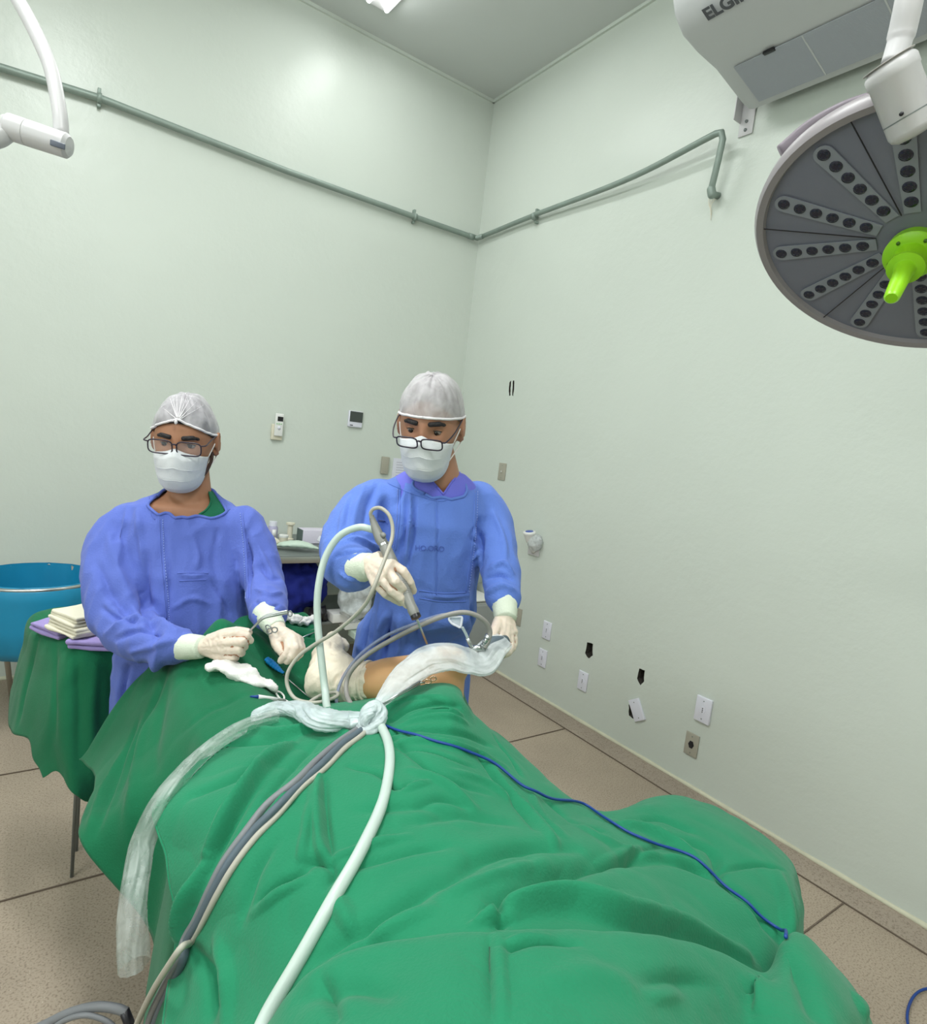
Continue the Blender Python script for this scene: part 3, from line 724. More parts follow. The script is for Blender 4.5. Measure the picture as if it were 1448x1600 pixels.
# ------------------------------------------------------------------ instrument table at the left under green cloth
def cloth_table():
    root = empty('instrument_table', (.40, 2.2, 0)); tag(root, 'steel side table hidden under green cloth behind the younger man', 'table')
    G().box((.40, 2.20, .872), (.52, .40, .03), bev=.004).build('table_top', M['steel'], root, auto=True)
    for (x, y) in ((.153, 2.247), (.65, 2.03), (.172, 2.385), (.65, 2.38)):
        G().tube([(x, y, .86), (x, y, 0)], .006, 10).build('leg', M['steel_dull'], root)
    z = .896
    C1 = [  # rows from the far side to the near hem; columns left hem -> right
        [(-.03, 2.50, .60), (.00, 2.46, .75), (.05, 2.42, .80), (.28, 2.44, .78), (.50, 2.44, .78), (.70, 2.44, .78)],
        [(-.035, 2.42, .60), (-.005, 2.40, .78), (.035, 2.38, z), (.28, 2.40, z), (.50, 2.40, z), (.68, 2.40, z)],
        [(-.035, 2.30, .57), (.00, 2.28, .78), (.045, 2.25, z), (.28, 2.25, z), (.50, 2.25, z), (.68, 2.25, z)],
        [(-.020, 2.18, .58), (.025, 2.14, .76), (.078, 2.11, z), (.29, 2.10, z), (.50, 2.10, z), (.68, 2.10, z)],
        [(.018, 2.08, .60), (.065, 2.02, .78), (.120, 1.98, z - .004), (.25, 1.975, z - .004), (.46, 1.975, z - .004), (.68, 1.975, z - .004)],
        [(.030, 2.04, .56), (.065, 1.985, .70), (.118, 1.945, .80), (.25, 1.95, .80), (.46, 1.955, .80), (.68, 1.955, .80)],
        [(.045, 2.01, .54), (.075, 1.97, .62), (.122, 1.915, .66), (.27, 1.94, .64), (.46, 1.95, .64), (.68, 1.95, .64)],
        [(.055, 1.99, .52), (.09, 1.955, .55), (.128, 1.90, .50), (.20, 1.93, .45), (.46, 1.95, .48), (.68, 1.95, .5)]]
    me = grid_mesh([[V(*p) for p in r] for r in C1], 130, 150)
    fold(me, [([(119, 1018), (123, 1100), (124, 1200)], .014, .010), ([(90, 1000), (86, 1080), (88, 1150)], .012, .007), ([(150, 1030), (142, 1120), (146, 1220)], .014, -.012),
              ([(60, 1000), (40, 1080), (30, 1130)], .014, .008), ([(172, 1030), (180, 1120)], .014, .008)])
    wrinkle(me, .0025, (12, 12, 5), 4)
    o = link('green_table_cloth', me, M['green_old']); tag(o, 'darker green cloth over the side table that carries the folded towels', 'cloth')
    sm = o.modifiers.new('t', 'SOLIDIFY'); sm.thickness = .003
    # towels
    def towel(name, c, sx, sy, sz, rz, mt, label, cat, layers=4, seed=0, grp=None):
        R3 = Matrix.Rotation(rz, 3, 'Z'); g = G()
        for k in range(layers):
            h = sz / layers; zz = c[2] + h * (k + .5)
            b = G(); b.box((0, 0, 0), (sx * (1 - .02 * k), sy * (1 - .03 * k), h * 1.04), bev=h * .42)
            g.add([Vector(c) + V(.004 * math.sin(k * 2.1 + seed), .004 * math.cos(k * 1.7), h * (k + .5)) + R3 @ v for v in b.v], b.f)
        me = g.mesh(); bm = bmesh.new(); bm.from_mesh(me); bmesh.ops.subdivide_edges(bm, edges=[e for e in bm.edges if e.calc_length() > .02], cuts=6, use_grid_fill=True); bm.to_mesh(me); bm.free()
        wrinkle(me, .006, (18, 18, 40), seed, ridged=False)
        return tag(link(name, me, mt), label, cat, grp)
    q1, q2, q3 = Pz(108, 977, .915), Pz(152, 1000, .915), Pz(134, 972, .95)
    towel('folded_towel', (q1.x, q1.y, .901), .16, .15, .028, .5, M['lav_cloth'], 'lavender folded cloth at the far end of the stack, under the cream cloths', 'towel', 2, 1, 'folded cloths on the side table')
    towel('folded_towel', (q2.x + .02, q2.y, .901), .15, .13, .028, -.5, M['lav_cloth'], 'lavender folded cloth at the near edge of the side table', 'towel', 2, 3, 'folded cloths on the side table')
    towel('folded_towel', (q3.x + .01, q3.y, .931), .17, .15, .06, .45, M['cream_cloth'], 'stack of cream cloths on top of the lavender ones', 'towel', 6, 5, 'folded cloths on the side table')
cloth_table()

# ------------------------------------------------------------------ steel work table at the back wall with supplies
def counter():
    root = empty('steel_work_table', (1.35, 3.75, 0)); tag(root, 'long stainless steel work table against the back wall', 'table')
    G().box((1.45, 3.755, .845), (1.45, .70, .02), bev=.003).build('table_top', M['steel_dull'], root, auto=True)
    G().box((1.45, 3.41, .828), (1.45, .012, .04), bev=.003).build('front_lip', M['steel'], root, auto=True)
    G().box((1.45, 3.78, .40), (1.40, .60, .02), bev=.003).build('lower_shelf', M['steel_dull'], root, auto=True)
    for x in (.76, 2.14):
        for y in (3.45, 4.06): G().tube([(x, y, .83), (x, y, 0)], .018, 12).build('leg', M['steel_dull'], root)
    zt = .857
    def at(px, d): # on the table top below picture x at distance d along view
        pass
    def item(px, py, y):   # point on the plane y=..., seen at px,py
        q = Pa(px, py, 1, y); return q
    # carton
    q = item(493, 840, 3.80); o = empty('carton', (q.x, q.y, zt)); tag(o, 'white and lilac carton with grey end on the steel table', 'box')
    G().box((q.x, q.y, zt + .045), (.215, .10, .09), bev=.003).build('box_body', mat('lilac_white_card', (222, 216, 232), .6), o, auto=True)
    G().box((q.x - .110, q.y, zt + .045), (.004, .098, .086)).build('end_panel', mat('grey_green_card', (96, 112, 110), .7), o, smooth=False)
    G().box((q.x + .065, q.y - .052, zt + .03), (.045, .002, .024)).build('printed_patch', mat('violet_print', (84, 84, 150), .6), o, smooth=False)
    # tall spool bottle, short tub, bottle, blue cup
    q = item(453, 830, 3.86)
    G_ = G().lathe([(0, .026), (.012, .028), (.018, .017), (.10, .017), (.106, .028), (.118, .028), (.12, 0)], (q.x, q.y, zt), (0, 0, 1), 24, True)
    tag(G_.build('spool_bottle', M['cream_cloth'], auto=True), 'tall cream spool shaped container beside the carton', 'container')
    q = item(443, 838, 3.74)
    o = empty('tub', (q.x, q.y, zt)); tag(o, 'short cream tub in front of the spool shaped container', 'tub')
    G().lathe([(0, .026), (.045, .028)], (q.x, q.y, zt), (0, 0, 1), 24, True).build('tub_body', M['cream_cloth'], o, auto=True)
    G().lathe([(.045, .03), (.058, .03), (.06, .024)], (q.x, q.y, zt), (0, 0, 1), 24, True).build('lid', M['white'], o, auto=True)
    q = item(426, 826, 3.84)
    o = empty('bottle', (q.x, q.y, zt)); tag(o, 'clear lilac bottle with white cap between blue cup and tub', 'bottle')
    G().lathe([(0, .032), (.085, .033), (.10, .026)], (q.x, q.y, zt), (0, 0, 1), 24, True).build('bottle_body', mat('lilac_bottle', (176, 172, 200), .25), o, auto=True)
    G().box((q.x, q.y - .033, zt + .05), (.026, .004, .06)).build('label', M['white'], o)
    G().lathe([(.10, .026), (.128, .025), (.13, 0)], (q.x, q.y, zt), (0, 0, 1), 24).build('cap', M['plate_white'], o, auto=True)
    q = item(413, 835, 3.76)
    o = empty('cup', (q.x, q.y, zt)); tag(o, 'bright blue cup with white rim nearest the younger man', 'cup')
    G().lathe([(0, .026), (.06, .032)], (q.x, q.y, zt), (0, 0, 1), 24, True).build('cup_body', mat('blue_cup', (10, 96, 190), .4), o, auto=True)
    G().lathe([(.06, .033), (.072, .034)], (q.x, q.y, zt), (0, 0, 1), 24, True).build('rim', M['white'], o, auto=True)
    # pale green wrapped packet (lies like a leaf)
    a = item(428, 850, 3.62); b = item(498, 856, 3.50); pts = []; rad = []
    for i in range(24):
        t = i / 23; pts.append(a.lerp(b, t) * 1.0); pts[-1].z = zt + .014 + .022 * math.sin(t * 3.0); rad.append(.008 + .045 * math.sin(math.pi * min(1, t * .97 + .02)) ** .8)
    me = G().tube(pts, rad, 18, up=(0, 0, 1), flat=.38).mesh(); wrinkle(me, .005, (30, 30, 30), 8)
    tag(link('wrapped_packet', me, mat('pale_mint_wrap', (196, 214, 200), .6, var=.08)), 'pale mint green wrapped packet lying at the table edge', 'packet')
    me = G().ell(item(424, 846, 3.62) + V(0, 0, 0), (.05, .035, .022)).mesh(); wrinkle(me, .01, (30, 30, 30), 3)
    tag(link('crumpled_cloth', me, M['cream_cloth']), 'crumpled cream cloth at the left end of the packet', 'cloth')
    o = item(422, 852, 3.55)
    tag(G().lathe([(0, .032), (.05, .034), (.052, .03)], (o.x, o.y, zt), (0, 0, 1), 20, True).build('steel_bowl', M['steel_dull'], auto=True), 'small dull steel bowl half hidden by the sleeve', 'bowl')
    # leaflet and brown bottle at the right end
    q = item(508, 846, 3.55)
    tag(G().box((q.x, q.y, zt + .05), (.09, .05, .035), Matrix.Rotation(.5, 3, 'Y'), bev=.003).build('paper_packet', M['plate_white'], auto=True), 'white paper packet leaning behind the brown bottle', 'packet')
    q = item(502, 857, 3.47)
    tag(G().lathe([(0, .018), (.06, .02), (.07, .01)], (q.x, q.y, zt + .02), (1, .3, -.1), 18, True).build('brown_bottle', mat('amber_glass', (120, 66, 34), .2), auto=True), 'small amber bottle lying at the table edge', 'bottle')
    # white bags beside the surgeon's shoulder
    for k, (px, py) in enumerate(((524, 818), (538, 810))):
        me = G().ell(item(px, py + 6, 3.78) + V(.05 * k, .05 * k, -.01), (.045, .035, .07)).mesh(); wrinkle(me, .02, (22, 22, 22), 11 + k)
        tag(link('white_bag', me, M['white_cloth']), ['crumpled white bag on the steel table, left one beside the sleeve', 'crumpled white bag on the steel table, right one beside the sleeve'][k], 'bag', 'white bags on the steel table')
    # below: royal blue cloth heap, black tripod head, white box, clear bag
    c = item(452, 945, 3.68); c.z = .60; me = G().ell(c, (.20, .17, .15), nu=60, nv=40).mesh(); wrinkle(me, .07, (6, 6, 6), 21); wrinkle(me, .02, (18, 18, 12), 22)
    tag(link('royal_blue_cloth', me, M['royal']), 'heap of royal blue cloth on the lower shelf behind the forearm', 'cloth')
    c = item(500, 958, 3.50); c.z = .46; me = G().ell(c, (.07, .05, .045), nu=40, nv=30).mesh(); wrinkle(me, .03, (14, 14, 14), 25)
    tag(link('black_bag', me, M['black']), 'small black bag on the lower shelf right of the blue cloth', 'bag')
    a = item(487, 915, 3.6)
    tag(G().box(a, (.022, .022, .07), bev=.004).build('black_tripod_head', M['black'], auto=True), 'black upright tool head poking above the blue cloth', 'tool')
    c = item(527, 962, 3.50)
    tag(G().box(c, (.11, .12, .055), bev=.003).build('white_box', M['white'], auto=True), 'plain white box on the lower shelf beside the white hose', 'box')
    c = item(556, 935, 3.40); me = G().ell(c, (.10, .08, .16), nu=50, nv=40).mesh(); wrinkle(me, .035, (12, 12, 9), 31)
    tag(link('clear_plastic_bag', me, M['plastic']), 'clear plastic bag hanging below the table edge beside the surgeon', 'bag')
    for k, (px, py, sx, lb) in enumerate(((548, 975, .12, 'white flat box on the floor side of the lower shelf'), (560, 990, .10, 'pale mint flat box partly behind the green drape'))):
        c = item(px, py, 3.46 - .06 * k)
        tag(G().box(c, (sx, .10, .04), bev=.003).build('flat_box', M['white'] if k == 0 else bpy.data.materials['pale_mint_wrap'], auto=True), lb, 'box', 'flat boxes under the table')
counter()

def low_cabinet():
    root = empty('low_cabinet', (2.42, 3.55, 0)); tag(root, 'low grey steel cabinet in the corner behind the surgeon', 'cabinet')
    x0, x1, y0, y1, z1 = 2.20, 2.765, 3.33, 3.78, .50
    G().box(((x0 + x1) / 2, (y0 + y1) / 2, z1 / 2 + .03), (x1 - x0, y1 - y0, z1 - .03), bev=.006).build('cabinet_body', mat('light_grey_cabinet', (176, 178, 176), .4, metal=.2), root, auto=True)
    G().box(((x0 + x1) / 2, (y0 + y1) / 2, z1 + .028), (x1 - x0 + .01, y1 - y0 + .01, .012), bev=.003).build('cabinet_top', M['white'], root, auto=True)
    for k in range(2):
        xx = x0 + (x1 - x0) * (.25 + .5 * k)
        d = G().box((xx, y0 - .008, z1 / 2 + .03), ((x1 - x0) / 2 - .012, .014, z1 - .07), bev=.003).build('door', mat('grey_cabinet_door', (160, 164, 164), .4, metal=.25) if k == 0 else bpy.data.materials['grey_cabinet_door'], root, auto=True)
        G().box((xx + (.14 if k else -.14) * (-1 if k else -1), y0 - .024, .30), (.012, .018, .10), bev=.003).build('handle', M['black'], d, auto=True)
    for x in (x0 + .04, x1 - .04):
        for y in (y0 + .04, y1 - .04): G().lathe([(0, .02), (.05, .016)], (x, y, 0), (0, 0, 1), 14, True).build('foot', M['black'], root)
    c = Pa(748, 890, 1, 3.6)
    tag(G().box(c + V(0, 0, -.02), (.16, .14, .13), bev=.008).build('grey_monitor_box', mat('mid_grey_case', (150, 158, 154), .5), auto=True), 'grey equipment box on the low cabinet showing past the elbow', 'equipment')
low_cabinet()
# ------------------------------------------------------------------ operating table (hidden base) 
def or_table():
    root = empty('operating_table', (.55, .85, 0)); tag(root, 'operating table under the green drapes that carries the patient', 'operating table')
    G().box((.47, 1.40, .90), (.36, .44, .05), bev=.012).build('leg_section', M['black'], root, auto=True)
    G().box((.52, .58, .78), (.50, 1.1, .06), bev=.012).build('torso_section', M['black'], root, auto=True)
    G().lathe([(0, .12), (.5, .12), (.5, .09), (.74, .09), (.75, .16)], (.5, .75, 0), (0, 0, 1), 24, True).build('column', M['steel_dull'], root, auto=True)
    G().box((.5, .75, .06), (.42, .9, .12), bev=.03).build('base', M['lampwhite'], root, auto=True)
or_table()

# ------------------------------------------------------------------ patient: one continuous body; only the bent leg shows
def Q(px, py, z): return Pz(px, py, z)
def patient():
    knee = P(684, 1058, 1.34); ank = P(556, 1069, 1.405); hip = V(.52, .52, .93)
    pelvis = V(.52, .42, .93)
    g = G()
    # visible leg
    th = [hip, Q(672, 1262, .95), Q(668, 1165, 1.0), P(676, 1092, 1.29) + V(0, 0, -.012), knee]
    g.chain(th, [.085, .074, .072, .066, .06], 28)
    sh = [knee, knee.lerp(ank, .3) + V(0, 0, -.006), knee.lerp(ank, .6), ank]
    g.chain(sh, [.060, .060, .053, .040], 28)
    # kneecap
    g.ell(P(698, 1040, 1.33), (.05, .05, .045))
    heel = P(500, 1068, 1.40); ball = P(511, 1030, 1.50); toe = P(520, 1012, 1.55)
    g.chain([ank, P(535, 1062, 1.41), heel], [.038, .036, .030], 20)
    g.chain([P(535, 1056, 1.42), ball, toe], [.036, .033, .022], 20)
    g.chain([heel, ball], [.030, .03], 20)
    # covered leg, pelvis, trunk, shoulders, arms
    g.chain([V(.44, .48, .93), V(.40, .85, .93), V(.39, 1.2, .94), V(.385, 1.42, .95)], [.085, .065, .05, .034], 24)
    g.chain([V(.385, 1.42, .955), V(.385, 1.46, 1.02)], [.03, .024], 16)
    g.chain([pelvis, V(.52, .2, .93), V(.52, -.05, .95)], [.125, .115, .13], 28)
    g.chain([V(.45, .42, .93), V(.58, .42, .93)], [.12, .12], 28)
    g.chain([V(.37, -.10, .97), V(.67, -.10, .97)], [.08, .08], 24)
    g.chain([V(.69, -.06, .95), V(.88, .16, .88), V(.96, .42, .84)], [.05, .042, .028], 20)
    g.chain([V(.37, -.06, .95), V(.30, .15, .88), V(.30, .4, .87)], [.05, .042, .028], 20)
    g.chain([V(.52, -.12, .98), V(.52, -.24, 1.0)], [.055, .055], 20)
    g.ell(V(.52, -.32, 1.01), (.075, .115, .095))
    me = remesh(g.mesh(), .006, 4)
    body = link('patient', me, M['skin3'])
    tag(body, 'patient lying covered in green drapes with one bare bent leg showing', 'person')
    # elastic wrap on the foot and ankle
    g = G()
    g.chain([P(574, 1067, 1.39), P(545, 1068, 1.405)], [.0455, .0455], 28)
    g.chain([P(545, 1066, 1.405), P(520, 1062, 1.41), heel], [.046, .042, .037], 26)
    g.chain([P(535, 1054, 1.42), ball, toe], [.044, .041, .030], 26)
    g.chain([heel, ball], [.037, .037], 26)
    g.chain([toe + V(-.02, .0, .0), toe + V(-.018, .03, .006)], [.017, .014], 14)
    g.chain([toe + V(.008, .0, .004), toe + V(.015, .038, .01)], [.022, .019], 14)
    g.chain([toe + V(.028, -.006, .0), toe + V(.034, .02, .004)], [.015, .012], 14)
    me = remesh(g.mesh(), .0035, 6)
    fold(me, [([(536, 1040), (530, 1062), (528, 1090)], .005, .004), ([(545, 1038), (540, 1065), (540, 1095)], .004, .004), ([(553, 1036), (549, 1065), (549, 1100)], .004, .0035),
              ([(510, 1045), (512, 1070)], .003, -.005), ([(528, 1050), (523, 1072)], .004, -.006), ([(536, 1048), (531, 1066)], .003, -.005),
              ([(500, 1030), (530, 1035)], .004, -.004), ([(505, 1015), (525, 1022)], .003, -.004), ([(560, 1036), (558, 1065), (560, 1100)], .004, -.003), ([(518, 1003), (517, 1012)], .003, -.005)])
    wrinkle(me, .0022, (45, 45, 45), 3)
    w = link('foot_wrap', me, M['wrap'], body)
    def band(px, r, c=M['wrap'], thick=.0035):
        a = knee.lerp(ank, 0); ax = (P(px, 1067, 1.39) - P(px + 12, 1067, 1.385)).normalized(); ax = (ank - knee).normalized()
        t = (px - 684) / (556 - 684); ce = knee + (ank - knee) * t; u = ax.orthogonal().normalized(); v = ax.cross(u)
        pts = [ce + (u * math.cos(k * math.pi / 18) + v * math.sin(k * math.pi / 18)) * r + ax * .003 * math.sin(k * .35) for k in range(37)]
        G().tube(pts, thick, 8, cap=False).build('wrap_edge', c, w)
    band(577, .0475, thick=.004); band(568, .0472); band(552, .047, mat('pinkish_wrap_band', (214, 196, 186), .7), .006)
patient()

# ------------------------------------------------------------------ drapes
SHEETS = []
def drape_leg():
    X = [.10, .16, .235, .285, .33, .385, .43, .48, .53, .58, .63, .672, .695, .715]
    rows = []
    ys = [1.72, 1.70, 1.665, 1.60, 1.52, 1.44, 1.36, 1.27, 1.17, 1.06, .95, .84, .72, .60, .48]
    def zt(x, y):
        z = .955
        z += .075 * math.exp(-((x - .385) / .06) ** 2 - ((y - 1.51) / .06) ** 2)
        # covered leg below the raised foot
        d = abs(x - (.385 + (1.5 - y) * .06)); z += .07 * math.exp(-(d / .07) ** 2) * (1 if y < 1.5 else math.exp(-((y - 1.5) / .05) ** 2))
        z += .02 * math.exp(-((x - .30) / .05) ** 2)
        z += .10 * min(1, max(0, (x - .36) / .12)) * min(1, max(0, (y - 1.28) / .28)) ** 1.3
        return z
    for j, y in enumerate(ys):
        r = []
        wav = .03 * math.sin(y * 9.0)
        hemz = .70 + .05 * math.sin(y * 5 + 1.0) - (.12 if y < 1.2 else 0)
        for i, x in enumerate(X):
            if i == 0:
                xx = .125 + wav + (.02 if y > 1.35 else .01) - (.03 if y > 1.3 else 0)
                if y < 1.2: xx = .183 * y
                p = V(xx, y, hemz)
            elif i == 1: p = V(.185 + wav * .5 if y > 1.2 else .208 * y, y, .82 if y > 1.0 else .76)
            elif i == 2: p = V(.243 if y > 1.2 else (.225 if y > 1.0 else .24) * y, y, .915 if y > 1.0 else .84)
            elif i >= 12: p = V(x + .004 * math.sin(y * 20), y, .86 if i == 12 else .70)
            else: p = V(x, y, zt(x, y) - (.02 if i == 11 else 0) - (.05 if y < 1.0 else 0) - (.03 if y < 1.0 and i == 3 else 0))
            if j == 0: p.z = min(p.z, .70); p.y = 1.73
            if j == 1: p.z = min(p.z, .88); p.y = 1.715
            r.append(p)
        rows.append(r)
    me = grid_mesh(rows, 230, 240)
    fold(me, [([(262, 1045), (235, 1110), (205, 1180), (180, 1260)], .016, .008), ([(235, 1110), (215, 1200), (200, 1320)], .014, -.008), ([(215, 1130), (178, 1220), (150, 1300)], .012, .009), ([(190, 1180), (160, 1240), (140, 1300)], .01, -.006),
              ([(300, 1045), (330, 1075), (360, 1110)], .02, .004), ([(265, 1060), (245, 1150), (240, 1220)], .02, .006),
              ([(345, 975), (400, 1000), (450, 1060)], .018, -.006), ([(450, 975), (500, 985), (540, 990)], .006, .006), ([(430, 985), (500, 998)], .006, .005), ([(470, 968), (545, 1000)], .006, -.004),
              ([(420, 1010), (470, 1060)], .015, .005), ([(280, 1150), (330, 1110), (390, 1085)], .010, .003)], 1.5)
    wrinkle(me, .0022, (10, 10, 6), 2)
    o = link('leg_drape', me, M['green_old']); tag(o, 'darker green drape over the foot end of the operating table under the younger man\'s hands', 'drape', kind=None)
    m = o.modifiers.new('t', 'SOLIDIFY'); m.thickness = .0025
    SHEETS.append(me)
drape_leg()


